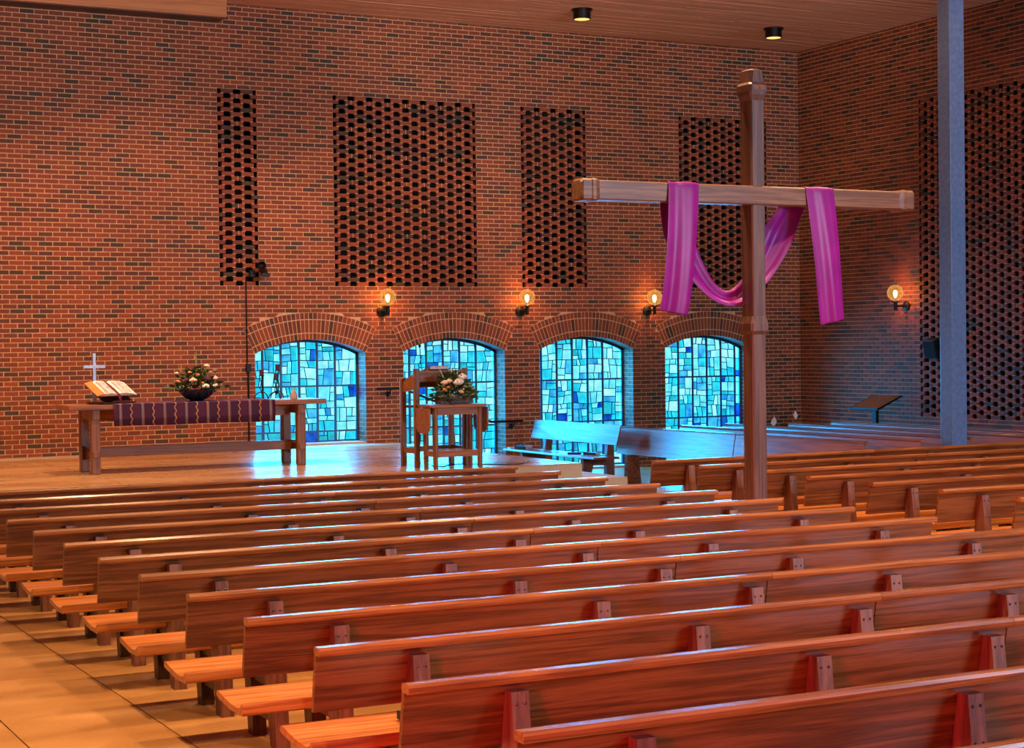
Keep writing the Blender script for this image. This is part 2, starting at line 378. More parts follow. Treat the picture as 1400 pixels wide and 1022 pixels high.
for v in range(c0, 62):
    z0, z1 = ZV+v*C+J/2, ZV+(v+1)*C-J/2
    z0 = max(z0, .002)
    if z1 > ZTOP: z1 = ZTOP
    if z1-z0 < .012: continue
    off = .5 if v % 2 else 0.0
    u = -42-off
    inpan = 0 <= v < 43
    while X1+u*B < XW:
        a, b = X1+u*B+J/2, X1+(u+1)*B-J/2; u += 1
        spans = [(a, a, b, b)]
        if inpan:
            for p0, p1 in PAN:
                L0, L1 = X1+p0*B, X1+p1*B; ns = []
                for s in spans:
                    if s[3] <= L0 or s[0] >= L1: ns.append(s); continue
                    if s[0] < L0-.03: ns.append((s[0], s[1], L0, L0))
                    if s[3] > L1+.03: ns.append((L1, L1, s[2], s[3]))
                spans = ns
        for c in CEN:
            k0, k1 = xcut(z0), xcut(z1)
            if max(k0, k1) <= 0: continue
            ns = []
            for s in spans:
                if s[3] <= c-max(k0, k1) or s[0] >= c+max(k0, k1): ns.append(s); continue
                if min(s[0], s[1]) < c-max(k0, k1)-.012: ns.append((s[0], s[1], min(s[2], c-k0), min(s[3], c-k1)))
                if max(s[2], s[3]) > c+max(k0, k1)+.012: ns.append((max(s[0], c+k0), max(s[1], c+k1), s[2], s[3]))
            spans = ns
        for s in spans:
            x0b, x0t, x1b, x1t = s
            x1b, x1t = min(x1b, XW-.004), min(x1t, XW-.004); x0b, x0t = max(x0b, XL), max(x0t, XL)
            if x1b-x0b < .01: continue
            if abs(x1b-x0b-(B-J)) < 1e-5 and abs(z1-z0-(C-J)) < 1e-5 and abs(x1t-x1b) < 1e-6: whole.append((x0b, z0, v))
            else: bx_brick(field, x0b, x1b, z0, z1, x0t, x1t)
# the 300 whole bricks that show largest are separate parts
def bkey(t):
    x = t[0]
    vis = x > 4.75+.02*(t[1]) and .62 < t[1] < 6.6 and not (5.0 < x < 7.9 and .7 < t[1] < 1.55)
    return (0 if vis else 1, x)
whole.sort(key=bkey)
bm1 = MB(); bx_brick(bm1, 0, B-J, 0, C-J, y=0); brick_me = bm1.mesh('brick', M['brick'])
for x, z, v in whole[:300]:
    link('brick', brick_me, wall_back, (x, YW+random.uniform(-.0012, .0012), z))
for x, z, v in whole[300:]: bx_brick(field, x, x+B-J, z, z+C-J, y=YW+random.uniform(-.0012, .0012))
o = field.build('brick_field', M['brick'], wall_back); o['kind'] = 'stuff'
# pierced panels: alternating bricks and holes, a black box behind puts the cavity's shade into colour
HOLE = .117
def pierced(n_cols, v0, nv, bricks, nibs):
    """x from 0; hole columns every 0.75 brick; half holes on both edges"""
    P = .75*B; L = n_cols*P
    for v in range(nv):
        z0, z1 = v*C+J*.35, (v+1)*C-J*.35
        even = (v % 2 == 0)
        ks = [k for k in range(n_cols+1) if (k % 2 == 0) == even]
        holes = []
        for k in ks:
            c = k*P; h = HOLE/2
            if k == 0: holes.append((0, HOLE*.5))
            elif k == n_cols: holes.append((L-HOLE*.5, L))
            else: holes.append((c-h, c+h))
        x = 0
        for h0, h1 in holes+[(L, L)]:
            if h0-x > .01:
                mid = (x+h0)/2
                if (not even) and v % 6 == 1+((nv-43) % 6)*0 and h0-x > .15:
                    bricks.append((x, mid-.005, z0, z1)); bricks.append((mid+.005, h0, z0, z1)); nibs.append((mid-.005, mid+.005, z0-.004, z1+.004))
                else: bricks.append((x, h0, z0, z1))
                # mortar beds between overlapping courses
                for e0, e1 in ((x, x+.045), (h0-.045, h0)):
                    if h0-x > .1: nibs.append((e0, e1, z1, z1+J*.7))
            x = h1
pb = MB(); pn = MB(); cav = MB()
for p0, p1 in PAN:
    bs, nb = [], []; pierced(int((p1-p0)/.75), 0, 43, bs, nb); xo = X1+p0*B
    # courses run from the top hole row down: flip so that ticks come every sixth course from the top
    for a, b, z0, z1 in bs: bx_brick(pb, xo+a, xo+b, ZP1-z1, ZP1-z0, d=PD, y=YW+random.uniform(-.001, .001))
    for a, b, z0, z1 in nb: pn.box(xo+a, xo+b, YW+.003, YW+.048, max(ZP0, ZP1-z1), min(ZP1, ZP1-z0))
    L0, L1 = xo-.05, X1+p1*B+.05
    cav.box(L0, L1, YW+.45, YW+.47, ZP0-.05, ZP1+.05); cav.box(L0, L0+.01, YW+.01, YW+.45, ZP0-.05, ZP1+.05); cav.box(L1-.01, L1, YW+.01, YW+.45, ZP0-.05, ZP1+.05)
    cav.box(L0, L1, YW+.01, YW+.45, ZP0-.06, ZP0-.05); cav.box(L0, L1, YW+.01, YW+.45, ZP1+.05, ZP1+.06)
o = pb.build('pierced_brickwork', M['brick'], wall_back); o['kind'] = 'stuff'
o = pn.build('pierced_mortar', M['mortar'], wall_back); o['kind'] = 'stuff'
cav.build('cavity_shade_box', M['cavity'], wall_back)

# arches: three rings of voussoirs, each brick a part
NV = 31; dA = 2*ANG/NV
def wedge(r0, r1, d):
    g = .0065; m = MB(); a = dA/2
    pts = [(-r0*math.sin(a)+g, r0*math.cos(a)), (r0*math.sin(a)-g, r0*math.cos(a)), (r1*math.sin(a)-g, r1*math.cos(a)), (-r1*math.sin(a)+g, r1*math.cos(a))]
    return m.prism(pts, 0, d, 1).mesh('brick', M['brick'])
wed = [wedge(RI, RI+.091, DEP), wedge(RI+.106, RI+.297, .09), wedge(RI+.312, RI+.405, .09)]
for i, c in enumerate(CEN):
    mm = MB(); n = 40; pts_o = []; 
    arc = [(-ANG+2*ANG*k/n) for k in range(n+1)]
    poly_o = [(RE*math.sin(t), RE*math.cos(t)) for t in arc]; poly_i = [(RI*math.sin(t), RI*math.cos(t)) for t in arc]
    for k in range(n):
        mm.add([(poly_i[k][0], -.002, poly_i[k][1]), (poly_i[k+1][0], -.002, poly_i[k+1][1]), (poly_o[k+1][0], -.002, poly_o[k+1][1]), (poly_o[k][0], -.002, poly_o[k][1])], [(0, 1, 2, 3)])
        mm.add([(poly_i[k][0], -.002, poly_i[k][1]+.004), (poly_i[k+1][0], -.002, poly_i[k+1][1]+.004), (poly_i[k+1][0], DEP, poly_i[k+1][1]+.004), (poly_i[k][0], DEP, poly_i[k][1]+.004)], [(0, 1, 2, 3)])
    tr = struct(mm.build('trim_%d' % (i+1), M['mortar']), None, None); tr.location = (c, YW-.001, ZC)
    tr['label'] = 'brick arch ring over the %s arched window from the left' % ['first', 'second', 'third', 'fourth'][i]; tr['category'] = 'arch'
    for k in range(NV):
        t = -ANG+dA*(k+.5)
        for w in wed: link('brick', w, tr, (0, -.007-random.uniform(0, .002), 0), (0, t, 0))

# jambs of the windows, bricks turned into the opening
rev = MB(); revb = MB()
for i, c in enumerate(CEN):
    zb = .58 if i == 0 else 0
    for s in (-1, 1):
        xf = c+s*HW
        rev.add([(xf+s*.004, YW+.007, zb), (xf+s*.004, YW+DEP+.1, zb), (xf+s*.004, YW+DEP+.1, ZS+.02), (xf+s*.004, YW+.007, ZS+.02)], [(0, 1, 2, 3)])
        v = c0
        while True:
            z0, z1 = ZV+v*C+J/2, ZV+(v+1)*C-J/2; v += 1
            if z0 > ZS: break
            z0 = max(z0, zb); z1 = min(z1, ZS)
            if z1-z0 < .01: continue
            cuts = [0, .097, .30, .37] if v % 2 else [0, .198, .37]
            for a, b in zip(cuts[:-1], cuts[1:]):
                revb.box(min(xf-s*.003, xf+s*.05), max(xf-s*.003, xf+s*.05), YW+.001+a+(J if a else 0), YW+b, z0, z1)
o = rev.build('jamb_mortar', M['mortar'], wall_back)
o = revb.build('jamb_brick', M['brick'], wall_back); o['kind'] = 'stuff'

# right wall (plane X = XW), running towards the camera
S0 = 21.21; YE = S0-36*B
ZR0, ZR1 = ZV-32*C, ZV+43*C
RP = (-18*B, 0)    # pierced panel: from S0 down to S0-18 bricks
mb = MB(); xm_ = XW+.007
def q2(y0, y1, z0, z1): mb.add([(xm_, y0, z0), (xm_, y1, z0), (xm_, y1, z1), (xm_, y0, z1)], [(0, 1, 2, 3)])
q2(YE, S0-18*B, 0, ZTOP); q2(S0, YW+.01, 0, ZTOP); q2(S0-18*B, S0, 0, ZR0); q2(S0-18*B, S0, ZR1, ZTOP)
wall_right = struct(mb.build('wall_right', M['mortar']), 'red brick side wall with a large pierced brick panel', 'wall')
fld = MB(); wh = []
def bxr(m, y0, y1, z0, z1, x=XW, d=.09):
    m.add([(x, y0, z0), (x, y1, z0), (x, y1, z1), (x, y0, z1), (x+d, y0, z0), (x+d, y1, z0), (x+d, y1, z1), (x+d, y0, z1)],
          [(0, 1, 2, 3), (1, 5, 6, 2), (4, 0, 3, 7), (3, 2, 6, 7), (1, 0, 4, 5)])
for v in range(c0, 62):
    z0, z1 = max(.002, ZV+v*C+J/2), min(ZTOP, ZV+(v+1)*C-J/2)
    if z1-z0 < .012: continue
    off = .5 if v % 2 else 0.0; inp = -32 <= v < 43
    u = -36-off
    while S0+u*B < YW:
        a, b = S0+u*B+J/2, S0+(u+1)*B-J/2; u += 1
        sp = [(a, b)]
        if inp:
            if b <= S0-18*B or a >= S0: pass
            else:
                sp = []
                if a < S0-18*B-.03: sp.append((a, S0-18*B))
                if b > S0+.03: sp.append((S0, b))
        for a, b in sp:
            a = max(a, YE); b = min(b, YW-.003)
            if b-a < .012: continue
            if abs(b-a-(B-J)) < 1e-5 and abs(z1-z0-(C-J)) < 1e-5: wh.append((a, z0))
            else: bxr(fld, a, b, z0, z1)
wh.sort(key=lambda t: (0 if (21.25 < t[0] < 22.8 and 1.0 < t[1] < 6.6) else 1, t[0]))
m1 = MB(); bxr(m1, 0, B-J, 0, C-J, x=0); brick_r = m1.mesh('brick', M['brick'])
for y, z in wh[:300]: link('brick', brick_r, wall_right, (XW+random.uniform(-.0012, .0012), y, z))
for y, z in wh[300:]: bxr(fld, y, y+B-J, z, z+C-J, x=XW+random.uniform(-.0012, .0012))
o = fld.build('brick_field', M['brick'], wall_right); o['kind'] = 'stuff'
pb = MB(); pn = MB(); cav = MB(); bs, nb = [], []; pierced(24, 0, 75, bs, nb)
for a, b, z0, z1 in bs: bxr(pb, S0-b, S0-a, ZR1-z1, ZR1-z0, x=XW+random.uniform(-.001, .001), d=PD)
for a, b, z0, z1 in nb: pn.box(XW+.003, XW+.048, S0-b, S0-a, max(ZR0, ZR1-z1), min(ZR1, ZR1-z0))
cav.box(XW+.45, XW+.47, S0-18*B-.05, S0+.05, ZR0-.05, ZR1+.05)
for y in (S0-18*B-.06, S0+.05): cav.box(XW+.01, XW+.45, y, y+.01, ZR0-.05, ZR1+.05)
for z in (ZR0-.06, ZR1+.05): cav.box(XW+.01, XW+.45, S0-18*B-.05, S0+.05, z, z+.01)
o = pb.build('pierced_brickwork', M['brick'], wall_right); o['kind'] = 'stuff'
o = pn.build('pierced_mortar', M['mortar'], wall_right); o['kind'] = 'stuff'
cav.build('cavity_shade_box', M['cavity'], wall_right)  # black box again stands in for the shade behind the holes

# ------------------------------------------------------------ ceiling, soffit
ce = MB(); ce.box(XL, XW+.6, 9.0, YW+.6, ZTOP+.02, ZTOP+.12)
ceiling = struct(ce.build('ceiling', M['joint']), 'flat ceiling of narrow oak boards', 'ceiling')
brd = MB(); y = 9.0; random.seed(3)
while y < YW+.02:
    w = .085; x = XL-random.uniform(0, 2)
    while x < XW:
        l = random.uniform(2.2, 4.2)
        z = ZTOP+random.uniform(0, .006)
        brd.box(max(x, XL), min(x+l-.003, XW+.02), y+.003, min(y+w-.003, YW+.02), z, ZTOP+.03); x += l
    y += w
o = brd.build('ceiling_board', M['ceil'], ceiling); o['kind'] = 'stuff'
so = MB(); so.box(XL, 8.03, 23.93, YW+.004, 6.885, ZTOP+.02)
soffit = struct(so.build('trim_5', M['soffit'], bevel=.006), 'orange oak soffit box along the top left of the brick wall', 'soffit')
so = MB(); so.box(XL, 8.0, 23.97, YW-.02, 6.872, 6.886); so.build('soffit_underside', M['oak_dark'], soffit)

# ------------------------------------------------------------ floor and platform
FX0 = 0.0
fl = MB(); fl.box(FX0-1.0, XW+.02, 2.0, YW+.5, -.12, -.012)
floor = struct(fl.build('floor', M['joint']), 'orange-brown polished concrete floor', 'floor')
xs = [-1.0, 1.9, 2.668, 5.6, 8.6, 11.6, 14.6, XW+.02]; ys = [2.0, 5.0, 8.0, 11.0, 14.0, 17.0, 20.0, 22.4, YW+.45]
for a, b in zip(xs[:-1], xs[1:]):
    for c, d in zip(ys[:-1], ys[1:]):
        if a == 1.9: g = .006
        s = MB(); s.box(0, b-a-.008, 0, d-c-.002, -.012, 0); ob = s.build('slab', M['floor'], floor); ob.location = (a+.004, c+.001, 0)
PX, PY, PZ = 10.75, 18.5, .58
pf = MB(); pf.box(XL, PX, PY, YW-.006, 0, PZ-.012)
pod = tag(pf.build('altar_platform', M['riser']), 'low stepped concrete platform under the altar table and pulpit', 'platform')
xs = [XL, 2.2, 5.05, 7.9, PX]; ys = [PY, 20.0, 21.9, 23.75, YW-.003]
for i, (a, b) in enumerate(zip(xs[:-1], xs[1:])):
    for j, (c, d) in enumerate(zip(ys[:-1], ys[1:])):
        s = MB(); s.box(0, b-a-.005, 0, d-c-.005, -.012, 0)
        ob = s.build('slab', M['podium'] if j < 3 else M['riser'], pod, bevel=.002); ob.location = (a+.0025, c+.0025, PZ)
for k, (dx, dy, z) in enumerate(((.58, .14, .387), (1.12, .42, .193))):
    s = MB(); x0 = XL; xx = PX+dx; yy = PY-dy
    s.box(x0, xx, yy, PY-(0 if k == 0 else .14)-.001, 0, z); s.box(PX+(0 if k == 0 else .58)+.001, xx, PY-(0 if k == 0 else .14)-.001, YW-.005, 0, z)
    s.build('step', M['riser'], pod)

# ------------------------------------------------------------ windows
def clip(poly, fn):
    """keep the part of poly where fn(p) >= 0 (fn linear)"""
    out = []
    for i in range(len(poly)):
        a, b = poly[i], poly[(i+1) % len(poly)]; fa, fb = fn(a), fn(b)
        if fa >= 0: out.append(a)
        if (fa >= 0) != (fb >= 0):
            t = fa/(fa-fb); out.append((a[0]+(b[0]-a[0])*t, a[1]+(b[1]-a[1])*t))
    return out
def area(p): return abs(sum(p[i][0]*p[(i+1) % len(p)][1]-p[(i+1) % len(p)][0]*p[i][1] for i in range(len(p))))/2
def shrink(p, d):
    c = (sum(q[0] for q in p)/len(p), sum(q[1] for q in p)/len(p)); A = area(p)
    if A < 1e-5: return p
    k = 1-d*sum(math.dist(p[i], p[(i+1) % len(p)]) for i in range(len(p)))/(2*A)
    k = max(.3, k)
    return [(c[0]+(q[0]-c[0])*k, c[1]+(q[1]-c[1])*k) for q in p]
YG = YW+DEP
WB = [.58, 0, 0, 0]
rails = [1.475, .775]
for wi, c in enumerate(CEN):
    random.seed(40+wi)
    zb = WB[wi]+.03; root = None
    fr = MB()
    # outer frame
    for s in (-1, 1): fr.box(min(s*HW, s*(HW-.04)), max(s*HW, s*(HW-.04)), -.04, .03, zb-.03, ZS+.01)
    fr.box(-HW, HW, -.04, .03, zb-.03, zb+.02)
    n = 24; pr_ = []
    for k in range(n):
        t0, t1 = -ANG+2*ANG*k/n, -ANG+2*ANG*(k+1)/n
        zc = ZC
        p = [(RI*math.sin(t0), zc+RI*math.cos(t0)), (RI*math.sin(t1), zc+RI*math.cos(t1)), ((RI-.04)*math.sin(t1), zc+(RI-.04)*math.cos(t1)), ((RI-.04)*math.sin(t0), zc+(RI-.04)*math.cos(t0))]
        fr.prism(p, -.04, .03, 1)
    win = struct(fr.build('window_%d' % (wi+1), M['frame']), '%s arched blue stained glass window from the left' % ['first', 'second', 'third', 'fourth'][wi], 'window')
    win.location = (c, YG, 0)
    # main mullions and rails
    bay = (2*HW-.02)/6; shift = [-.08, -.06, -.10, -.12][wi]
    xsb = [-HW+.03]+[x for x in (-HW+bay*(k)+shift+.02 for k in range(1, 7)) if x < HW-.1]+[HW-.03]
    if xsb[1]-xsb[0] < .1: xsb.pop(1)
    for x in xsb[1:-1]:
        m = MB(); m.box(x-.021, x+.021, -.016, .008, zb, arch_in(x)-.02); m.build('mullion', M['frame'], win)
    rl = [r for r in rails if r > zb+.1]
    for z in rl:
        m = MB(); m.box(-HW+.03, HW-.03, -.020, .008, z-.014, z+.014); m.build('glazing_bar', M['frame'], win)
    came = MB(); panes = []
    def seg_bar(a, b, w=.006):
        dx, dz = b[0]-a[0], b[1]-a[1]; l = math.hypot(dx, dz)
        if l < .01: return
        nx, nz = -dz/l*w, dx/l*w
        came.add([(a[0]+nx, -.012, a[1]+nz), (b[0]+nx, -.012, b[1]+nz), (b[0]-nx, -.012, b[1]-nz), (a[0]-nx, -.012, a[1]-nz),
                  (a[0]+nx, .01, a[1]+nz), (b[0]+nx, .01, b[1]+nz), (b[0]-nx, .01, b[1]-nz), (a[0]-nx, .01, a[1]-nz)],
                 [(0, 1, 2, 3), (0, 4, 5, 1), (3, 2, 6, 7)])
    def inarch(poly):
        for k in range(13):
            t = -ANG+2*ANG*k/12
            poly = clip(poly, lambda p: (RI-.035)-(p[0]*math.sin(t)+(p[1]-ZC)*math.cos(t)))
            if len(poly) < 3: return []
        return poly
    def split(q, depth):
        # q: 4 corners (bl, br, tr, tl)
        w = math.dist(q[0], q[1]); h = math.dist(q[1], q[2])
        if depth <= 0 or max(w, h) < .15 or (max(w, h) < .27 and random.random() < .35) or min(w, h) < .035:
            panes.append(q); return
        def L(a, b, t): return (a[0]+(b[0]-a[0])*t, a[1]+(b[1]-a[1])*t)
        if h > w*1.15 if random.random() < .8 else h > w*.7:
            t = random.uniform(.28, .72); t2 = t+random.uniform(-.05, .05)*min(1, w/h*2)
            a, b = L(q[0], q[3], t), L(q[1], q[2], t2)
            split((q[0], q[1], b, a), depth-1); split((a, b, q[2], q[3]), depth-1)
        else:
            t = random.uniform(.3, .7); t2 = t+random.uniform(-.12, .12)
            a, b = L(q[0], q[1], t), L(q[3], q[2], t2)
            split((q[0], a, b, q[3]), depth-1); split((a, q[1], q[2], b), depth-1)
    # horizontal leads run across the whole window at uneven heights
    lv = [zb+.02]+rl[::-1]+[ZS+RISE]
    lines = []
    for a, b in zip(lv[:-1], lv[1:]):
        lines.append(a); k = max(1, round((b-a)/.34))
        for i in range(1, k): lines.append(a+(b-a)*i/k+random.uniform(-.05, .05))
    lines.append(lv[-1])
    jit = {}
    def jz(z, i):
        if z in lv: return z
        if (z, i) not in jit: jit[(z, i)] = z+random.uniform(-.018, .018)
        return jit[(z, i)]
    for i, (xa, xb) in enumerate(zip(xsb[:-1], xsb[1:])):
        for za, zc_ in zip(lines[:-1], lines[1:]):
            split(((xa, jz(za, i)), (xb, jz(za, i+1)), (xb, jz(zc_, i+1)), (xa, jz(zc_, i))), 3 if xb-xa > .2 else 1)
    random.shuffle(panes)
    for q in panes:
        p = inarch(list(q))
        if len(p) < 3 or area(p) < 4e-4: continue
        for k in range(len(p)): seg_bar(p[k], p[(k+1) % len(p)])
        m = MB(); cx, cz = sum(a for a, b in p)/len(p), sum(b for a, b in p)/len(p)
        m.prism([(a-cx, b-cz) for a, b in p], -.001, .001, 1)
        r = random.random(); gi = 0; acc = 0
        for gi, wgt in enumerate(GW):
            acc += wgt
            if r < acc: break
        if cz < .9 and gi in (0, 3) and random.random() < .6: gi = random.choice((1, 2, 5))
        m2 = MB(); m2.v = m.v; m2.f = m.f[:1]
        ob = link('pane', m2.mesh('pane', GL[gi]), win, (cx, 0, cz))
    came_o = came.build('lead_came', M['lead'], win); came_o['kind'] = 'stuff'
    # sill on the floor line
    m = MB(); m.box(-HW-.0, HW+.0, -DEP-.0, .06, WB[wi]-.0+.001, WB[wi]+.03); 
    m.build('window_sill', M['riser'], win)
    # the daylight outside this window
    zt = ZS+RISE-.02
    light('daylight_outside', 'AREA', (c, YG+.5, (zb+zt)/2+.1), (.80, .95, 1), 620*(zt-zb)/1.6, 1.78, (zt-zb)*.85, target=(c, 20, (zb+zt)/2-2.4), spread=math.radians(140))

# ------------------------------------------------------------ pews
CAPP = [(.002, .789), (-.003, .800), (-.003, .814), (.004, .8275), (.058, .8255), (.066, .819), (.066, .800), (.058, .791)]
SEATP = [(.100, .404), (.104, .412), (.113, .411), (.150, .385), (.20, .380), (.28, .383), (.38, .394), (.47, .407), (.500, .409), (.515, .400), (.515, .384), (.500, .376), (.30, .352), (.11, .354), (.100, .362)]
POSTP = [(-.004, .757), (.050, .757), (.088, .540), (.100, .405), (.100, .355), (.015, 0), (-.082, 0)]
LEGP = [(.335, .351), (.45, .366), (.385, 0), (.295, 0)]
def make_pew(name, label, cat, L, joint, posts, seat=True, bolts=True, group=None, cap=True):
    t = empty(name, label, cat, group=group)
    segs = [(0, joint-.0015), (joint+.0015, L)] if joint else [(0, L)]
    for a, b in segs:
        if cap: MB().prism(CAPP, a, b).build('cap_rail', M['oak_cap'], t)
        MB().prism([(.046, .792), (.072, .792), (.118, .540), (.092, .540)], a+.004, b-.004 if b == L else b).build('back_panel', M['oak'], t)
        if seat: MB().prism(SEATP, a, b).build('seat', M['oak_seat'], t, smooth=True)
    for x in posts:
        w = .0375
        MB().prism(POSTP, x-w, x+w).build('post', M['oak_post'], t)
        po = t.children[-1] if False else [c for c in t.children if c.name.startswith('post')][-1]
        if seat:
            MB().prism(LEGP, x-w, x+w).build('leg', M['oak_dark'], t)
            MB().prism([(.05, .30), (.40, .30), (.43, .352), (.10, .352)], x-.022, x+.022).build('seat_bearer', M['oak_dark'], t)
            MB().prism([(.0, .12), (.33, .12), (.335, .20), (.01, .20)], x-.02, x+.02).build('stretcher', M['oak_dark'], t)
        if bolts:
            for dx in (-.019, .019):
                for z in (.712, .575):
                    y = -.004-(.757-z)*.103
                    m = MB(); m.lathe([(.0065, 0), (.0065, .003), (.003, .006)], seg=8)
                    ob = m.build('bolt', M['bolt'], po); ob.location = (x+dx, y+.001, z); ob.rotation_euler = (PI/2+.1, 0, 0)
    return t
ORD = ['first', 'second', 'third', 'fourth', 'fifth', 'sixth', 'seventh', 'eighth', 'ninth', 'tenth', 'eleventh', 'twelfth', 'thirteenth', 'fourteenth']
POSTS = [.46, 1.89, 2.84, 3.78, 5.19]
GA = 'long oak pews of the main left block'; GB = 'oak pews of the right block beyond the aisle'
proto = None
for n in range(-1, 13):
    y0 = 4.838+.8965*n
    k = 12-n
    where = 'nearest the camera, cut by the lower right corner' if n == -1 else 'second nearest the camera' if n == 0 else 'third nearest the camera' if n == 1 else 'nearest the platform' if k == 0 else 'counted back from the platform'
    lab = '%s oak pew of the long left block, %s' % (ORD[k], where)
    lab = lab.replace('nearest the camera, cut by the lower right corner', 'cut by the lower right corner')
    if proto is None:
        proto = make_pew('pew', lab, 'pew', 5.66, 2.94, POSTS, group=GA); o = proto
    else: o = copy_tree(proto)
    o['label'] = lab; o['group'] = GA
    o.location = (2.58, y0, 0); o.rotation_euler = (0, 0, math.radians(-1.1))
for n in range(7):
    y0 = 15.27-.885*n
    o = copy_tree(proto); o['group'] = GB
    o['label'] = '%s oak pew of the right block, counted from the pillar towards the camera' % ORD[n]
    o.location = (9.765, y0, 0); o.rotation_euler = (0, 0, math.radians(-.6))
# side pews at the right, turned towards the platform
GT = 'side pews beyond the pillar facing the platform'
pt = None
for n, x in enumerate((14.46, 15.27, 16.10, 16.92)):
    lab = '%s sideways oak pew glazed blue by window light, right of the tall cross' % ORD[n+1]
    if pt is None:
        pt = make_pew('pew', lab, 'pew', 5.15, 2.6, [.4, 1.7, 3.2, 4.6], bolts=False, group=GT); o = pt
        for ch in pt.children:
            if ch.name.split('.')[0] in ('cap_rail', 'back_panel', 'seat'): ch.data.materials[0] = M['oak_side']
    else: o = copy_tree(pt)
    o['label'] = lab; o['group'] = GT; o.location = (x+.03, 16.42 if n < 2 else 15.9, 0); o.rotation_euler = (0, 0, PI/2+math.radians(2.0))
# low screen in front of them: a tall panel on legs, no seat
t = empty('pew_screen', 'long low oak screen with a blue sheen on short legs before the side pews', 'screen', (13.62, 16.45, 0), PI/2+math.radians(2.6))
for a, b in ((0, 2.55), (2.556, 5.35)):
    MB().prism([(0, .812), (0, .832), (.06, .832), (.06, .812)], a, b).build('cap_rail', M['oak_side'], t)
    MB().prism([(.03, .812), (.056, .812), (.125, .43), (.099, .43)], a+.01, b-.005).build('panel', M['oak_side'], t)
for x in (.35, 1.7, 3.3, 5.0):
    MB().prism([(.02, .70), (.055, .62), (.095, .43), (.18, .43), (.20, 0), (-.06, 0)], x-.04, x+.04).build('leg', M['oak_side'], t)
# bench before the third window
t = empty('bench', 'oak bench with a slanted blue-lit backrest below the third window', 'bench', (13.06, 21.30, 0), PI/2)
MB().prism([(.0, .872), (.022, .875), (.10, .585), (.076, .580)], 0, 2.62).build('backrest', M['oak'], t, bevel=.004)
MB().prism([(.10, .392), (.12, .425), (.54, .428), (.55, .40), (.50, .392)], -.10, 2.72).build('seat', M['oak'], t, bevel=.003)
for x in (.32, 2.2):
    MB().prism([(-.03, .60), (-.005, .80), (.016, .80), (.072, .588), (.10, .40), (.10, 0), (-.04, 0)], x-.04, x+.04).build('post', M['oak_post'], t)
    MB().prism([(.30, .39), (.50, .39), (.48, 0), (.40, 0)], x-.04, x+.04).build('leg', M['oak'], t)
    MB().prism([(.08, .27), (.42, .30), (.47, .392), (.09, .392)], x-.03, x+.03).build('bearer', M['oak_post'], t)

# things lying on the benches and pews
def book(label, loc, rz, w, d, h, mat, name='book', rx=0):
    t = empty(name, label, 'book', loc, rz)
    m = MB(); m.box(-w/2, w/2, -d/2, d/2, 0, .004); m.box(-w/2, w/2, -d/2, d/2, h-.004, h); m.box(-w/2, -w/2+.004, -d/2, d/2, 0, h); m.build('cover', mat, t)
    m = MB(); m.box(-w/2+.005, w/2-.006, -d/2+.005, d/2-.005, .004, h-.004); m.build('page_block', M['paper'], t); return t
sz = .428
book('dark hymnal lying at the far left end of the blue bench', (12.72, 23.72, sz), .4, .17, .23, .035, M['dark_book'])
book('open-faced pale booklet beside the dark hymnal on the blue bench', (12.70, 23.98, sz), -.2, .2, .16, .012, M['silver'], 'booklet')
book('upper dark hymnal stacked at the far left end of the blue bench', (12.73, 23.70, sz+.035), .1, .16, .22, .03, M['dark_book'])
book('pale folder lying near the right end of the blue bench', (12.75, 21.62, sz), .1, .26, .32, .012, M['silver'], 'folder')
book('dark hymnal on the pale folder at the right end of the blue bench', (12.76, 21.66, sz+.012), .5, .16, .22, .03, M['dark_book'])
book('small dark book beside the folder on the blue bench', (12.72, 22.10, sz), .9, .15, .2, .025, M['dark_book'])
book('grey leaflet in the middle of the blue bench seat', (12.68, 22.75, sz), .2, .15, .21, .006, M['silver'], 'leaflet')
yy = 4.838+.8965*2
book('green hymnal with white pages on the seat behind the third nearest pew', (2.605+.62, yy+.30, .404), .1, .24, .19, .036, M['green_book'])
yy = 4.838+.8965*1
m = MB(); m.box(-.20, .20, -.10, .10, 0, .003)
o = tag(m.build('service_sheet', M['paper']), 'white service sheet on the pew seat at the bottom edge', 'paper'); o.location = (3.12, yy+.27, .400); o.rotation_euler = (0, 0, .05)
o = tag(copy_tree(o), 'second white service sheet right of the first at the bottom edge', 'paper'); o.location = (3.62, yy+.25, .400); o.rotation_euler = (0, 0, -.1)

# ------------------------------------------------------------ altar table
t = empty('altar_table', 'long oak trestle altar table with a striped purple runner on it', 'table', (6.44, 20.72, PZ))
m = MB(); m.box(-1.64, 1.64, -.34, .34, .775, .835); m.build('tabletop', M['altar_wood'], t, bevel=.006)
for s in (-1, 1):
    xl = 1.31*s
    for y in (-.27, .27):
        m = MB(); m.prism([(xl-.055, y-.05), (xl+.055, y-.05), (xl+.055, y+.05), (xl-.055, y+.05)], .0, .775, 2); m.build('leg', M['altar_leg'], t, bevel=.012)
    m = MB(); m.box(xl-.045, xl+.045, -.33, .33, .66, .775); m.build('cross_bearer', M['altar_leg'], t, bevel=.006)
    m = MB(); m.box(xl-.04, xl+.04, -.34, .34, .20, .275); m.build('cross_rail', M['altar_leg'], t, bevel=.006)
    m = MB(); m.box(xl+(.06 if s > 0 else -.10), xl+(.10 if s > 0 else -.06), -.045, .045, .17, .33); m.build('tusk_wedge', M['oak_dark'], t, bevel=.004)
m = MB(); m.box(-1.40, 1.40, -.035, .035, .19, .31); m.build('stretcher', M['altar_wood'], t, bevel=.004)
m = MB(); m.box(-1.25, 1.25, -.04, .04, .63, .775); m.build('apron_beam', M['altar_wood'], t, bevel=.004)
AZ = PZ+.835
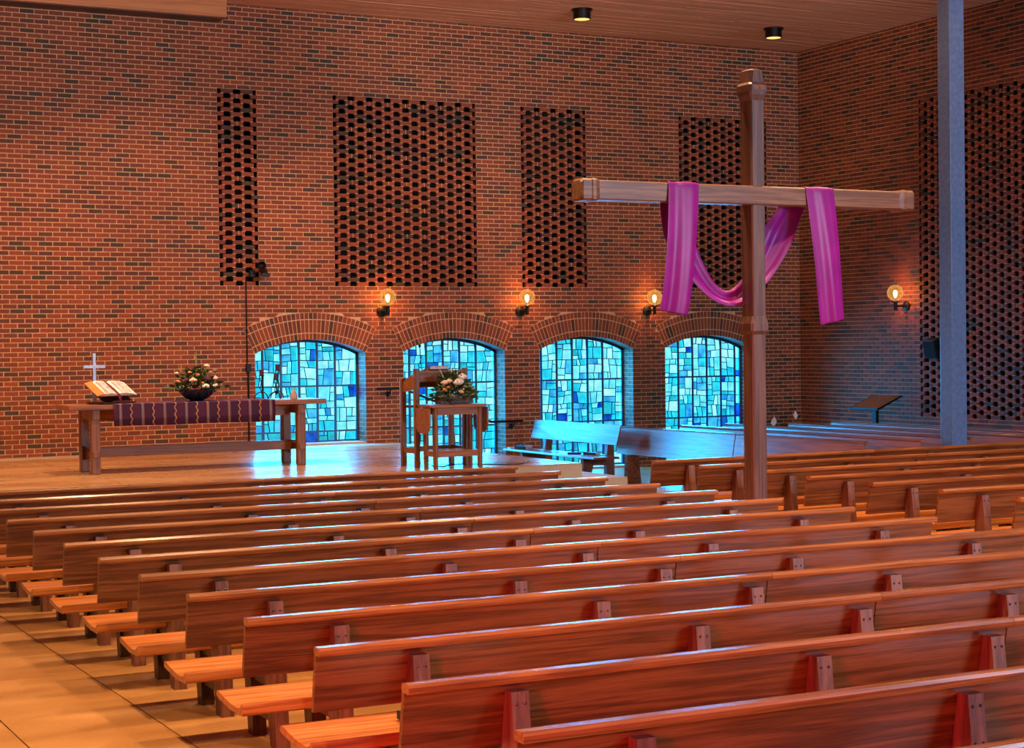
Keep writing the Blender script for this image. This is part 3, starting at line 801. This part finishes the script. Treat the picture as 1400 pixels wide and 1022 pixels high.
# runner: lies on the table and hangs over the front
m = MB(); nx = 60; prof = [(21.04, AZ+.004), (20.8, AZ+.004), (20.6, AZ+.004), (20.39, AZ+.005), (20.372, AZ-.002), (20.368, AZ-.08), (20.366, AZ-.16), (20.364, AZ-.262)]
x0, x1 = 5.335, 7.385
for i in range(nx+1):
    x = x0+(x1-x0)*i/nx
    for j, (y, z) in enumerate(prof):
        w = .006*math.sin(x*9+.5)*max(0, (AZ-z)/.26) if j > 4 else 0
        m.v.append((x+(.015 if j == 7 else 0)*(1-2*i/nx)*.4, y-abs(w), z+(.004*math.sin(x*6) if j == 7 else 0)))
k = len(prof)
for i in range(nx):
    for j in range(k-1): m.f.append((i*k+j, (i+1)*k+j, (i+1)*k+j+1, i*k+j+1))
me = m.mesh('altar_runner', M['runner'], smooth=True)
o = tag(link('altar_runner', me), 'woven purple runner with tan and white stripes hanging over the altar front', 'cloth')
sm = o.modifiers.new('thick', 'SOLIDIFY'); sm.thickness = .004; sm.offset = 1

# open book on its stand, small cross behind it
t = empty('book_stand', 'low dark desk stand holding up the open book on the altar', 'stand', (5.39, 20.64, AZ+.010), .30)
m = MB(); m.box(-.22, .24, -.15, .15, 0, .018); m.build('base', M['oak_dark'], t)
m = MB(); m.prism([(-.12, .040), (-.10, .030), (.10, .135), (.10, .150), (.09, .150)], -.20, .20, 0); m.build('rest', M['oak_dark'], t)
m = MB(); m.prism([(.06, .018), (.09, .018), (.10, .13), (.08, .12)], -.05, .05, 0); m.build('prop', M['oak_dark'], t)
bt = empty('open_book', 'large open book with white pages and orange edge on the altar stand', 'book', (5.38, 20.62, AZ+.165), -.1)
bt.rotation_euler = (math.radians(27), 0, .30)
m = MB(); m.box(-.28, .28, -.155, .175, 0, .008); m.build('cover', M['crimson'], bt)
for s in (-1, 1):
    pts = [(0, .012), (.03, .040), (.10, .046), (.20, .036), (.27, .014), (.27, .008), (0, .008)]
    m = MB(); m.prism([(s*p[0], p[1]) for p in pts], -.15, .17, 1); m.build('page_block', M['paper'], bt, smooth=True)
m = MB(); m.add([(-.285, -.157, .016), (-.19, -.157, .044), (-.19, .175, .044), (-.285, .175, .016), (-.285, -.157, .010), (-.19, -.157, .030), (-.19, .175, .030), (-.285, .175, .010)], [(0, 1, 2, 3), (4, 7, 6, 5), (0, 4, 5, 1), (3, 2, 6, 7), (0, 3, 7, 4)]); o = m.build('edge_band', M['orange'], bt)
m = MB(); m.add([(-.02, .17, .03), (.02, .17, .03), (.025, 0, .036), (-.015, 0, .036), (.03, -.15, .034), (-.01, -.15, .034), (.04, -.19, -.005), (.0, -.19, -.005), (.045, -.22, -.06), (.01, -.22, -.06)],
                [(0, 1, 2, 3), (3, 2, 4, 5), (5, 4, 6, 7), (7, 6, 8, 9)]); m.build('ribbon', M['crimson'], bt)
for s in (-1, 1):      # lines of print
    m = MB()
    for i in range(22):
        y = .15-i*.0135; w = random.uniform(.14, .165) if i % 7 else .1
        if s < 0: m.box(-.165, -.165+w*.8, y-.0018, y+.0018, .0445, .0465)
        else: m.box(.05, .05+w, y-.0018, y+.0018, .0445, .0465)
    m.build('print', M['ink'], bt)
t = empty('table_cross', 'small silver cross standing behind the open book on the altar', 'cross', (5.235, 20.86, AZ+.001), 0)
m = MB(); m.box(-.09, .09, -.06, .06, 0, .025); m.build('base', M['oak_dark'], t, bevel=.004)
m = MB(); m.box(-.020, .020, -.018, .018, .025, .62); m.build('upright', M['silver'], t, bevel=.003)
m = MB(); m.box(-.135, .135, -.020, .016, .435, .475); m.build('arm', M['silver'], t, bevel=.003)

# flowers
def flower(parent, p, r, mat, rnd):
    m = MB(); p = Vector(p)
    for k in range(9):
        a = 2*PI*k/9+rnd.random(); el = rnd.uniform(.1, 1.1)
        c = p+Vector((math.cos(a)*math.cos(el), math.sin(a)*math.cos(el), math.sin(el)*.8))*r*.55
        m.ball(c, r*.5, 7, 4, .7)
    m.ball(p+Vector((0, 0, r*.25)), r*.6, 8, 5)
    return m.build('bloom', mat, parent, smooth=True)
def leaves(m, c, n, spread, up_, size, rnd):
    for k in range(n):
        a = rnd.uniform(0, 2*PI); e = rnd.uniform(-.15, 1.35); R = rnd.uniform(.5, 1)
        d = Vector((math.cos(a)*math.cos(e)*spread[0], math.sin(a)*math.cos(e)*spread[1], math.sin(e)*up_))*R
        p = Vector(c)+d; dn = d.normalized(); sd = dn.cross(Vector((rnd.uniform(-1, 1), rnd.uniform(-1, 1), rnd.uniform(.2, 1)))).normalized()
        l = size*rnd.uniform(.7, 1.4); w = l*.28; q = dn*l
        m.add([p, p+q*.45+sd*w, p+q, p+q*.45-sd*w], [(0, 1, 2, 3)])
rnd = random.Random(5)
t = empty('flower_bowl', 'navy footed bowl of mixed cream and plum flowers on the altar', 'flowers', (6.45, 20.62, AZ+.011))
MB().lathe([(.085, 0), (.09, .012), (.13, .03), (.19, .075), (.235, .135), (.228, .137), (.18, .085), (.05, .06), (.0001, .055)], seg=28).build('bowl', M['navy'], t, smooth=True)
m = MB(); leaves(m, (0, .02, .15), 420, (.28, .18, ), .24, .06, rnd); leaves(m, (0, 0, .16), 110, (.36, .2), .08, .07, rnd); o = m.build('foliage', M['leaf'], t); o['kind'] = 'stuff'
m = MB(); leaves(m, (0, 0, .13), 120, (.27, .2), .24, .045, rnd); o = m.build('pale_foliage', M['leaf2'], t); o['kind'] = 'stuff'
fl_ = [(.07, -.14, .15, .045, 'white_petal'), (.19, -.10, .16, .038, 'white_petal'), (-.08, -.13, .23, .042, 'cream'), (-.20, -.08, .15, .032, 'cream'), (.20, -.05, .25, .042, 'cream'), (.12, -.02, .40, .036, 'cream'),
       (-.15, -.08, .22, .05, 'plum'), (.10, -.10, .24, .055, 'plum'), (.02, 0, .40, .035, 'plum'), (-.05, -.10, .15, .035, 'plum'), (-.12, 0, .36, .022, 'plum'), (.23, 0, .34, .035, 'wicker'),
       (-.24, -.04, .22, .028, 'peach'), (-.02, -.12, .30, .024, 'peach'), (.03, -.12, .20, .022, 'peach'), (.15, -.08, .33, .02, 'peach'), (-.24, 0, .32, .024, 'white_petal'), (-.10, -.06, .33, .025, 'peach')]
for x, y, z, r, mt in fl_: flower(t, (x*1.05, y, z+.02), r*1.25, M[mt], rnd)
for a, b in (((-.16, -.02, .2), (-.24, -.02, .46)), ((-.12, 0, .2), (-.20, 0, .40)), ((.0, 0, .2), (0, 0, .62)), ((.02, .02, .2), (-.01, .02, .60)), ((.1, 0, .2), (.13, 0, .42)), ((.2, 0, .2), (.26, 0, .38))):
    m = MB(); m.tube([a, ((a[0]+b[0])/2, a[1], (a[2]+b[2])/2), b], [.006, .009, .003], 6); m.build('stem', M['leaf2'], t)
# pulpit-side flowers in a grey wicker basket
t = empty('flower_basket', 'grey wicker basket of cream roses and greenery on the side table', 'flowers', (9.09, 18.73, 1.365))
m = MB(); nb = 22
for k in range(nb):
    for sgn in (-1, 1): m.box(-.20+.40*k/nb, -.20+.40*k/nb+.012, sgn*.10-.006, sgn*.10+.006, 0, .115+.02*(k % 3 == 0))
for k in range(10):
    for sgn in (-1, 1): m.box(sgn*.205-.006, sgn*.205+.006, -.10+.2*k/10, -.10+.2*k/10+.012, 0, .12)
m.box(-.20, .20, -.10, .10, 0, .01)
for z in (.02, .06, .1): m.box(-.212, .212, -.112, -.096, z, z+.01); m.box(-.212, .212, .096, .112, z, z+.01)
m.build('basket', M['wicker'], t)
m = MB(); leaves(m, (0, 0, .12), 420, (.25, .16), .25, .06, rnd); leaves(m, (0, -.02, .06), 160, (.30, .18), .1, .07, rnd); o = m.build('foliage', M['leaf'], t); o['kind'] = 'stuff'
m = MB(); leaves(m, (0, -.02, .1), 220, (.27, .17), .20, .05, rnd); o = m.build('pale_foliage', M['leaf2'], t); o['kind'] = 'stuff'
for x, y, z, r, mt in [(.0, -.14, .25, .058, 'white_petal'), (.08, -.08, .31, .055, 'white_petal'), (-.17, -.1, .25, .04, 'cream'), (-.12, -.12, .27, .035, 'cream'), (.02, -.16, .14, .03, 'cream'), (.04, -.15, .17, .024, 'cream'), (-.18, -.12, .17, .026, 'peach'), (-.14, -.14, .20, .02, 'peach'), (.16, -.1, .2, .03, 'leaf2'), (-.1, -.16, .09, .03, 'leaf2'), (.2, -.12, .17, .026, 'leaf2'), (.08, -.15, .2, .026, 'leaf2')]:
    flower(t, (x, y, z), r*1.3, M[mt], rnd)
m = MB()
for b in ((-.18, .02, .43), (-.02, .02, .42), (.04, .02, .36)):
    a = (b[0]*.4, -.05, .15); m.tube([a, b], .003, 5)
m.build('twig', M['oak_dark'], t)
for b, n in (((-.20, .0, .45), 7), ((-.03, 0, .43), 5), ((.05, 0, .38), 4)):
    m = MB()
    for k in range(n): f = 1-.07*k; m.ball((b[0]*(.4+.6*f), -.05+.05*f, .15+(b[2]-.15)*f), .008, 6, 4)
    m.build('catkin', M['white_petal'], t)

# candle holders and the small vessel at the right end of the altar
for i, (x, zt, lab) in enumerate(((7.315, .30, 'left wrought iron candle holder on the altar with a dark candle'), (7.45, .25, 'lower middle wrought iron candle holder on the altar'), (7.61, .36, 'tallest wrought iron candle holder, rightmost on the altar'))):
    t = empty('candle_holder', lab, 'candle holder', (x, (20.66, 20.50, 20.88)[i], AZ+.010), .3*i, group='iron candle holders on the altar')
    m = MB()
    for k in range(3):
        a = 2*PI*k/3+.4; dx, dy = math.cos(a), math.sin(a)
        m.tube([(dx*.10, dy*.10, .004), (dx*.085, dy*.085, .05), (dx*.04, dy*.04, .085), (0, 0, .06+.02*k)], .007, 6)
        m.tube([(0, 0, .07), (dx*.025, dy*.025, zt*.45), (dx*.006, dy*.006, zt*.7), (dx*.03, dy*.03, zt-.01)], .0055, 6)
    m.build('scrolled_stand', M['black'], t)
    MB().lathe([(.004, 0), (.036, .004), (.038, .012), (.0001, .012)], (0, 0, zt-.012), 14).build('drip_pan', M['black'], t)
    MB().lathe([(.028, 0), (.029, .07), (.024, .074), (.0001, .07)], (0, 0, zt), 14).build('candle', M['candle'], t, smooth=True)
t = empty('ceramic_bottle', 'small cone-shaped ceramic cruet near the right end of the altar', 'bottle', (7.73, 20.62, AZ+.001))
MB().lathe([(.045, 0), (.048, .012), (.04, .06), (.02, .105), (.012, .125), (.0001, .125)], seg=18).build('body', M['pearl'], t, smooth=True)
MB().lathe([(.008, .125), (.010, .135), (.004, .15), (.0001, .15)], seg=12).build('stopper', M['pearl'], t, smooth=True)

# ------------------------------------------------------------ pulpit desk and side table
t = empty('reading_desk', 'tall oak reading desk with open frame before the second window', 'desk', (8.72, 19.02, PZ))
HF, HR = 1.215, 1.09
for x, y, h in ((0, 0, HF), (.66, 0, HF), (0, .40, HR), (.66, .40, HR)):
    m = MB(); m.prism([(x-.032, y-.032), (x+.032, y-.032), (x+.032, y+.032), (x-.032, y+.032)], 0, h, 2); m.build('leg', M['altar_leg'], t, bevel=.01)
m = MB(); m.box(.03, .63, -.018, .018, 1.155, 1.19); m.build('top_rail', M['altar_wood'], t, bevel=.005)
m = MB(); m.box(.03, .63, -.012, .012, 1.05, 1.155); m.build('front_panel', M['altar_wood'], t)
m = MB(); m.box(.03, .63, .16, .18, .98, 1.05); m.build('inner_panel', M['altar_wood'], t)
for x in (0, .66):
    m = MB(); m.prism([(.03, 1.16), (.37, 1.05), (.37, .92), (.03, .96)], x-.012, x+.012, 0); m.build('side_panel', M['altar_wood'], t)
    m = MB(); m.box(x-.014, x+.014, .03, .37, .17, .24); m.build('side_stretcher', M['altar_leg'], t)
m = MB(); m.prism([(.02, 1.17), (.40, 1.06), (.40, 1.04), (.02, 1.15)], .035, .625, 0); m.build('desk_top', M['altar_wood'], t)
m = MB(); m.box(.0, .66, .03, .39, .735, .76); m.build('shelf', M['oak_dark'], t)
m = MB(); m.box(.03, .63, .385, .41, .17, .24); m.build('rear_stretcher', M['altar_leg'], t)
bk = book('grey closed book resting on top of the reading desk', (9.03, 19.10, PZ+1.175), .05, .27, .20, .045, M['wicker']); bk.rotation_euler = (math.radians(-16), 0, .05)
t = empty('gooseneck_microphone', 'thin black gooseneck microphone rising from the reading desk', 'microphone', (8.86, 19.14, PZ+1.165))
MB().lathe([(.025, 0), (.025, .01), (.0001, .012)], seg=12).build('base', M['black'], t)
MB().tube([(0, 0, .01), (-.02, 0, .12), (-.03, -.01, .22), (-.02, .02, .30)], .005, 6).build('neck', M['black'], t)
MB().ball((-.018, .03, .33), .018, 8, 6, 1.5).build('head', M['black'], t, smooth=True)
t = empty('side_table', 'small drop-leaf oak table in front of the reading desk, flowers on top', 'table', (8.77, 18.60, PZ))
for x, y in ((0, 0), (.60, 0), (0, .27), (.60, .27)):
    m = MB(); m.lathe([(.030, 0), (.032, .1), (.034, .4), (.034, .745), (.0001, .745)], (x, y, 0), 14); m.build('leg', M['altar_leg'], t, smooth=True)
m = MB(); m.box(-.07, .67, -.06, .33, .745, .78); m.build('tabletop', M['altar_wood'], t, bevel=.005)
m = MB(); m.box(.03, .57, -.012, .012, .655, .745); m.box(.03, .57, .258, .282, .655, .745); m.build('apron', M['altar_wood'], t)
m = MB(); m.box(.03, .57, -.014, .014, .145, .225); m.build('front_stretcher', M['altar_wood'], t)
m = MB(); m.box(.03, .57, .256, .284, .145, .225); m.build('rear_stretcher', M['altar_wood'], t)
for x in (0, .60):
    m = MB(); m.box(x-.013, x+.013, .03, .245, .15, .22); m.build('side_stretcher', M['altar_wood'], t)
for x in (-.095, .685):
    m = MB(); m.prism([(-.06, .74), (.33, .74), (.33, .52), (.29, .46), (.22, .43), (.05, .43), (-.02, .46), (-.06, .52)], x-.009, x+.009, 0); m.build('drop_leaf', M['altar_wood'], t, bevel=.003)
# cable on the platform
pts = [(9.0, 19.2, PZ+.006)]
for k in range(26):
    a = k/25; pts.append((9.05+1.35*a+.0*a, 18.95+.28*math.sin(a*7)+.12*a, PZ+.006))
tag(MB().tube(pts, .006, 6).build('microphone_cable', M['black'], smooth=True), 'thin black cable snaking over the platform from the reading desk', 'cable')

# ------------------------------------------------------------ tall cross with the purple cloth
cx0, cx1, cy0 = 8.955, 9.10, 12.36
t = empty('tall_cross', 'tall free-standing wooden cross in the aisle with a purple cloth', 'cross', ((cx0+cx1)/2, cy0+.09, 0))
w2 = (cx1-cx0)/2
def oct_(w, d, ch): return [(-w+ch, -d), (w-ch, -d), (w, -d+ch), (w, d-ch), (w-ch, d), (-w+ch, d), (-w, d-ch), (-w, -d+ch)]
m = MB()
def stack(m, secs):
    n0 = None
    for i, (z, w, d, ch) in enumerate(secs):
        base = len(m.v); m.v += [(x, y, z) for x, y in oct_(w, d, ch)]
        if i:
            for k in range(8): k2 = (k+1) % 8; m.f.append((base-8+k, base-8+k2, base+k2, base+k))
        else: m.f.append(tuple(range(base, base+8))[::-1])
    m.f.append(tuple(range(len(m.v)-8, len(m.v))))
stack(m, [(0, w2+.005, .078, .012), (2.14, w2+.002, .078, .012)]); m.build('lower_post', M['cross_wood'], t)
m = MB(); stack(m, [(2.14, w2+.002, .08, .012), (2.17, w2+.025, .10, .02), (2.235, w2+.025, .10, .02), (2.30, w2+.004, .088, .014)]); m.build('collar', M['cross_wood'], t)
m = MB(); stack(m, [(2.30, w2, .088, .012), (4.21, w2, .088, .012)]); m.build('upper_post', M['cross_wood'], t)
m = MB(); stack(m, [(4.21, w2, .088, .012), (4.26, w2+.02, .105, .018), (4.29, w2+.025, .11, .02)]); m.build('head_collar', M['cross_wood'], t)
m = MB(); stack(m, [(4.29, w2+.028, .112, .02), (4.345, w2+.028, .112, .02), (4.37, w2+.008, .095, .018), (4.475, w2, .088, .03), (4.49, w2-.02, .07, .03)]); m.build('head', M['cross_wood'], t)
for a in (-1, 1):
    m = MB(); m.box(a*.036-.032, a*.036+.032, -.116, -.108, 4.298, 4.338); m.build('copper_plate', M['oak_cap'], t, bevel=.003)
bz0, bz1 = 3.282, 3.456; bzc = (bz0+bz1)/2; hb = (bz1-bz0)/2
def stackx(m, secs, yc):
    for i, (x, w, d, ch) in enumerate(secs):
        base = len(m.v); m.v += [(x, yc+p, bzc+q) for p, q in oct_(d, w, ch)]
        if i:
            for k in range(8): k2 = (k+1) % 8; m.f.append((base-8+k, base-8+k2, base+k2, base+k))
        else: m.f.append(tuple(range(base, base+8))[::-1])
    m.f.append(tuple(range(len(m.v)-8, len(m.v))))
cxm = (cx0+cx1)/2; xl, xr = 7.20-cxm, 10.80-cxm
m = MB(); stackx(m, [(xl+.18, hb-.004, .082, .01), (xr-.18, hb-.004, .082, .01)], -.02); m.build('crossbar', M['cross_bar'], t)
for s, e in ((1, xl), (-1, xr)):
    m = MB(); stackx(m, [(e+s*.18, hb-.004, .082, .012), (e+s*.14, hb+.010, .096, .016), (e+s*.11, hb+.010, .096, .016), (e+s*.10, hb+.004, .090, .016), (e+s*.02, hb+.008, .092, .02), (e, hb-.012, .078, .02)], -.02)
    m.build('bar_end', M['cross_bar'], t)
# purple cloth: one strip over the bar, tails in front, swag behind
def cloth():
    # (centre point, half-width vector) along the strip
    st = []
    yf = cy0+.09-.02-.082-.012; yb = cy0+.09-.02+.082+.014; ztop = bz1+.008
    def tail(xt, xb, wt, wb, zb, tilt, sgn):
        out = []
        for i in range(15):
            a = i/14; x = xb+(xt-xb)*a**.8; z = zb+(ztop-.02-zb)*a; w = wb+(wt-wb)*a
            out.append(((x, yf-.03*math.sin(a*PI)-.01*(1-a), z), (w, 0, tilt*(1-a)), .018*(1-a*.6)))
        return out
    st += tail(8.222, 8.095, .160, .145, 2.325, -.025, 1)
    st += [((8.222, yf+.01, ztop), (.160, 0, 0), .004), ((8.222, (yf+yb)/2, ztop+.004), (.160, 0, 0), .003), ((8.225, yb-.01, ztop), (.16, 0, 0), .004), ((8.235, yb+.005, ztop-.05), (.155, 0, 0), .008), ((8.25, yb+.015, bz0-.05), (.15, .01, 0), .012)]
    A, Bq = Vector((8.27, 0, 3.15)), Vector((9.45, 0, 3.15))
    for i in range(1, 30):
        a = i/30; x = 8.26+(9.47-8.26)*a; zc = 2.455+(3.16-2.455)*(abs(2*a-1)**1.9)
        dx = 1.21/30; dz = (3.16-2.455)*1.9*(abs(2*a-1)**.9)*2*(1 if a > .5 else -1)/30
        nrm = Vector((-dz, 0, dx)).normalized(); w = .155-.085*math.sin(PI*a)
        h = Vector((nrm.x*w, .045, nrm.z*w)); 
        if a < .5: h = Vector((nrm.x*w+.03*(1-2*a), .045, nrm.z*w))
        st.append(((x, yb+.085, zc), (h.x, h.y, h.z), .02))
    st += [((9.48, yb+.015, bz0-.05), (-.13, .01, 0), .012), ((9.58, yb+.005, ztop-.05), (-.155, 0, 0), .008), ((9.66, yb-.01, ztop), (-.16, 0, 0), .004), ((9.688, (yf+yb)/2, ztop+.004), (-.160, 0, 0), .003), ((9.688, yf+.01, ztop), (-.16, 0, 0), .004)]
    tl = tail(9.688, 9.815, .160, .138, 2.235, .03, 1)[::-1]
    return st, tl
st, tl = cloth()
m = MB(); nu = 25
seq = [(c, h, f, 0) for c, h, f in st]+[(c, (-h[0], h[1], -h[2]), f, 1) for c, h, f in tl]
# keep the strip's width direction continuous (turn it through the swag)
fix = []; prev = None
for c, h, f, _ in seq:
    h = Vector(h)
    if prev is not None and h.dot(prev) < 0: h = -h
    fix.append((Vector(c), h, f)); prev = h
for i, (c, h, f) in enumerate(fix):
    nrm = h.cross(fix[min(i+1, len(fix)-1)][0]-fix[max(0, i-1)][0])
    nrm = nrm.normalized() if nrm.length > 1e-6 else Vector((0, 1, 0))
    for k in range(nu):
        a = 2*k/(nu-1)-1
        p = c+h*a+nrm*f*(.9*math.sin(a*3.6+i*.04)+.22*math.sin(a*9+1+i*.12))
        m.v.append(tuple(p))
for i in range(len(fix)-1):
    for k in range(nu-1): m.f.append((i*nu+k, i*nu+k+1, (i+1)*nu+k+1, (i+1)*nu+k))
me = m.mesh('cross_drape', M['purple'], smooth=True)
o = tag(link('cross_drape', me), 'magenta-purple satin cloth draped over the crossbar of the tall cross', 'cloth')
sm = o.modifiers.new('thick', 'SOLIDIFY'); sm.thickness = .003
sb = o.modifiers.new('sub', 'SUBSURF'); sb.levels = 1; sb.render_levels = 1

# ------------------------------------------------------------ pillar
t = empty('steel_pillar', 'blue-grey painted square steel pillar from floor to ceiling', 'pillar', (14.585, 16.02, 0))
m = MB(); m.box(0, .235, 0, .215, 0, ZTOP+.01); m.build('shaft', M['steel'], t, bevel=.006)
m = MB(); m.box(-.04, .275, -.04, .255, 0, .02); m.build('base_plate', M['steel'], t)

# ------------------------------------------------------------ sconces
def make_sconce(label, group):
    t = empty('wall_sconce', label, 'wall lamp', group=group)
    # local: wall is y = 0, lamp hangs towards -y; globe centre at (0, -.23, 0)
    ob = MB().lathe([(.0001, 0), (.085, 0), (.085, .012), (.05, .028), (.0001, .03)], seg=24).build('backplate', M['black'], t, smooth=True); ob.rotation_euler = (PI/2, 0, 0); ob.location = (0, 0, -.215)
    MB().tube([(0, -.02, -.215), (0, -.23, -.215)], .014, 8).build('arm', M['black'], t)
    MB().lathe([(.0001, -.285), (.030, -.285), (.030, -.155), (.0001, -.155)], (0, -.23, 0), 16).build('stem', M['black'], t, smooth=True)
    MB().lathe([(.030, -.155), (.062, -.148), (.062, -.138), (.0001, -.138)], (0, -.23, 0), 20).build('cup', M['black'], t, smooth=True)
    MB().lathe([(.0001, -.138), (.020, -.138), (.020, -.085), (.0001, -.085)], (0, -.23, 0), 12).build('socket', M['silver'], t)
    MB().lathe([(.0001, -.085), (.016, -.075), (.032, -.03), (.034, 0), (.028, .025), (.012, .04), (.0001, .042)], (0, -.23, 0), 14).build('bulb', M['bulb'], t, smooth=True)
    MB().ball((0, -.23, 0), .130, 28, 18).build('globe', M['globe'], t, smooth=True)
    return t
sc0 = make_sconce('leftmost globe wall lamp, between the first and second windows', 'globe wall lamps')
spots = [(10.585, YW, 2.83, 0, 'leftmost globe wall lamp, between the first and second windows'), (13.02, YW, 2.83, 0, 'globe wall lamp between the second and third windows'),
         (15.44, YW, 2.83, 0, 'globe wall lamp between the third and fourth windows, touching the purple cloth'), (XW, 21.52, 2.83, -PI/2, 'globe wall lamp on the right side wall near the pillar')]
for i, (x, y, z, r, lab) in enumerate(spots):
    o = sc0 if i == 0 else copy_tree(sc0)
    o['label'] = lab; o.location = (x, y-.006 if r == 0 else y, z); o.rotation_euler = (0, 0, r)
    if r: o.location.x -= .006
    d = Vector((0, -.23, .0)); d.rotate(Matrix.Rotation(r, 3, 'Z'))
    light('sconce_bulb', 'POINT', (x+d.x, y+d.y, z+.0), (1, .40, .13), 150, .036)
# ceiling lamps
cl0 = empty('ceiling_lamp', 'x', 'ceiling lamp', group='black drum ceiling lamps')
MB().lathe([(.0001, 0), (.165, 0), (.165, -.02), (.135, -.02), (.0001, -.02)], seg=28).build('canopy', M['black'], cl0)
MB().lathe([(.135, -.02), (.135, -.155), (.120, -.155), (.120, -.10), (.0001, -.10)], seg=28).build('drum', M['black'], cl0, smooth=True)
MB().lathe([(.118, -.152), (.118, -.148), (.0001, -.148)][::-1], seg=28).build('lens', M['lens'], cl0)
for i, (x, y, lab) in enumerate(((13.20, 22.55, 'left black drum lamp on the wooden ceiling'), (16.87, 22.65, 'right black drum lamp on the wooden ceiling near the corner'))):
    o = cl0 if i == 0 else copy_tree(cl0); o.location = (x, y, ZTOP+.002); o['label'] = lab
    light('ceiling_lamp_light', 'SPOT', (x, y, ZTOP-.16), (1, .58, .25), 60, .1, target=(x, y, 0), spot=2.0)

# ------------------------------------------------------------ wall fittings
t = empty('stage_spotlight', 'black stage spotlight on the brick wall beside the left pierced panel', 'spotlight', (8.52, YW-.008, 3.18))
m = MB(); m.box(-.08, .0, -.06, 0, -.05, .05); m.build('wall_bracket', M['black'], t, bevel=.004)
MB().tube([(-.04, -.05, 0), (.03, -.12, .02), (.05, -.16, .05)], .012, 6).build('yoke', M['black'], t)
ob = MB().lathe([(.0001, -.10), (.05, -.10), (.055, .04), (.072, .10), (.066, .10), (.05, .06), (.0001, .05)], seg=18).build('can', M['black'], t, smooth=True)
ob.location = (.07, -.20, .06); ob.rotation_euler = (math.radians(60), 0, math.radians(-35))
m = MB(); m.box(.03, .15, -.27, -.26, -.06, .0); m.build('barn_door', M['black'], t)
t = empty('electrical_conduit', 'thin black electrical conduit running down the brick wall to the platform', 'conduit', (8.402, YW-.012, 0))
MB().tube([(0, 0, PZ+.02), (0, 0, 1.72)], .012, 6).build('lower_pipe', M['black'], t)
MB().tube([(-.012, 0, 1.84), (-.012, 0, 3.14)], .010, 6).build('upper_pipe', M['black'], t)
m = MB(); m.box(-.035, .035, -.04, .01, 1.72, 1.84); m.build('junction_box', M['black'], t, bevel=.004)
t = empty('handrail', 'black wall handrail sloping down past the second window behind the desk', 'handrail', (0, YW-.11, 0))
MB().tube([(10.44, 0, 1.42), (10.86, 0, 1.42), (12.20, 0, .90), (12.42, 0, .845), (12.98, 0, .845)], .020, 8).build('rail', M['black'], t, smooth=True)
for x, z in ((10.66, 1.42), (12.82, .845)):
    MB().tube([(x, 0, z-.01), (x, 0, z-.07), (x, .10, z-.085)], .012, 6).build('bracket', M['black'], t)
    ob = MB().lathe([(.0001, 0), (.042, 0), (.042, .01), (.0001, .014)], seg=16).build('rosette', M['black'], t); ob.location = (x, .10, z-.085); ob.rotation_euler = (PI/2, 0, 0)
# loudspeaker on the right wall, half hidden by the pillar
t = empty('loudspeaker', 'black loudspeaker tilted on the right wall, half behind the pillar', 'speaker', (XW-.14, 20.72, 1.93))
t.rotation_euler = (0, math.radians(-14), 0)
m = MB(); m.box(-.10, .09, -.14, .14, -.15, .15); m.build('cabinet', M['black'], t, bevel=.008)
m = MB(); m.box(-.108, -.10, -.125, .125, -.135, .135); m.build('grille', M['cavity'], t)
m = MB(); m.box(.085, .17, -.03, .03, -.03, .03); ob = m.build('wall_bracket', M['black'], t)
# music stand by the side wall
t = empty('music_stand', 'wooden book stand with tilted top behind the side pews', 'stand', (18.05, 21.62, 0), math.radians(0))
MB().box(-.03, .03, -.05, .05, 0, .98).build('post', M['black'], t)
MB().box(-.2, .2, -.2, .2, 0, .02).build('foot', M['black'], t, bevel=.005)
m = MB(); m.prism([(-.26, .955), (.22, 1.155), (.22, 1.175), (-.26, .975)], -.36, .30, 1); m.build('desk_top', M['altar_wood'], t, bevel=.004)
m = MB(); m.prism([(-.27, .95), (-.24, .94), (-.24, .975), (-.27, .985)], -.36, .30, 1); m.build('ledge', M['black'], t)
m = MB(); m.prism([(-.27, .945), (.23, 1.15), (.23, 1.18), (-.27, .975)], -.372, -.358, 1); m.prism([(-.27, .945), (.23, 1.15), (.23, 1.18), (-.27, .975)], .30, .312, 1); m.build('edge_trim', M['black'], t)
# potted peace lily in the corner
t = empty('peace_lily', 'potted peace lily with white blooms in the far right corner', 'plant', (17.75, 23.6, 0))
MB().lathe([(.12, 0), (.16, .28), (.165, .30), (.145, .30), (.0001, .27)], seg=20).build('pot', M['navy'], t, smooth=True)
rnd = random.Random(9); m = MB()
for k in range(26):
    a = rnd.uniform(0, 2*PI); L = rnd.uniform(.25, .42); e = rnd.uniform(.7, 1.3)
    d = Vector((math.cos(a)*math.cos(e), math.sin(a)*math.cos(e), math.sin(e))); s = Vector((-math.sin(a), math.cos(a), 0)); p = Vector((0, 0, .28))
    q = p+d*L; w = .045
    m.add([p-s*.006, p+s*.006, p+d*L*.55+s*w, q+Vector((d.x, d.y, -.3))*.12, p+d*L*.55-s*w], [(0, 1, 2, 3, 4)])
m.build('foliage', M['leaf'], t)['kind'] = 'stuff'
for x, y, z in ((-.30, -.05, .62), (.12, -.12, .74), (-.16, .1, .64)):
    MB().tube([(x*.2, y*.2, .28), (x*.7, y*.7, z*.7), (x, y, z)], .006, 5).build('stem', M['leaf'], t)
    m = MB(); m.add([(x, y, z-.02), (x+.055, y+.01, z+.06), (x+.01, y+.02, z+.15), (x-.045, y+.01, z+.07)], [(0, 1, 2, 3)]); m.build('bloom', M['white_petal'], t)
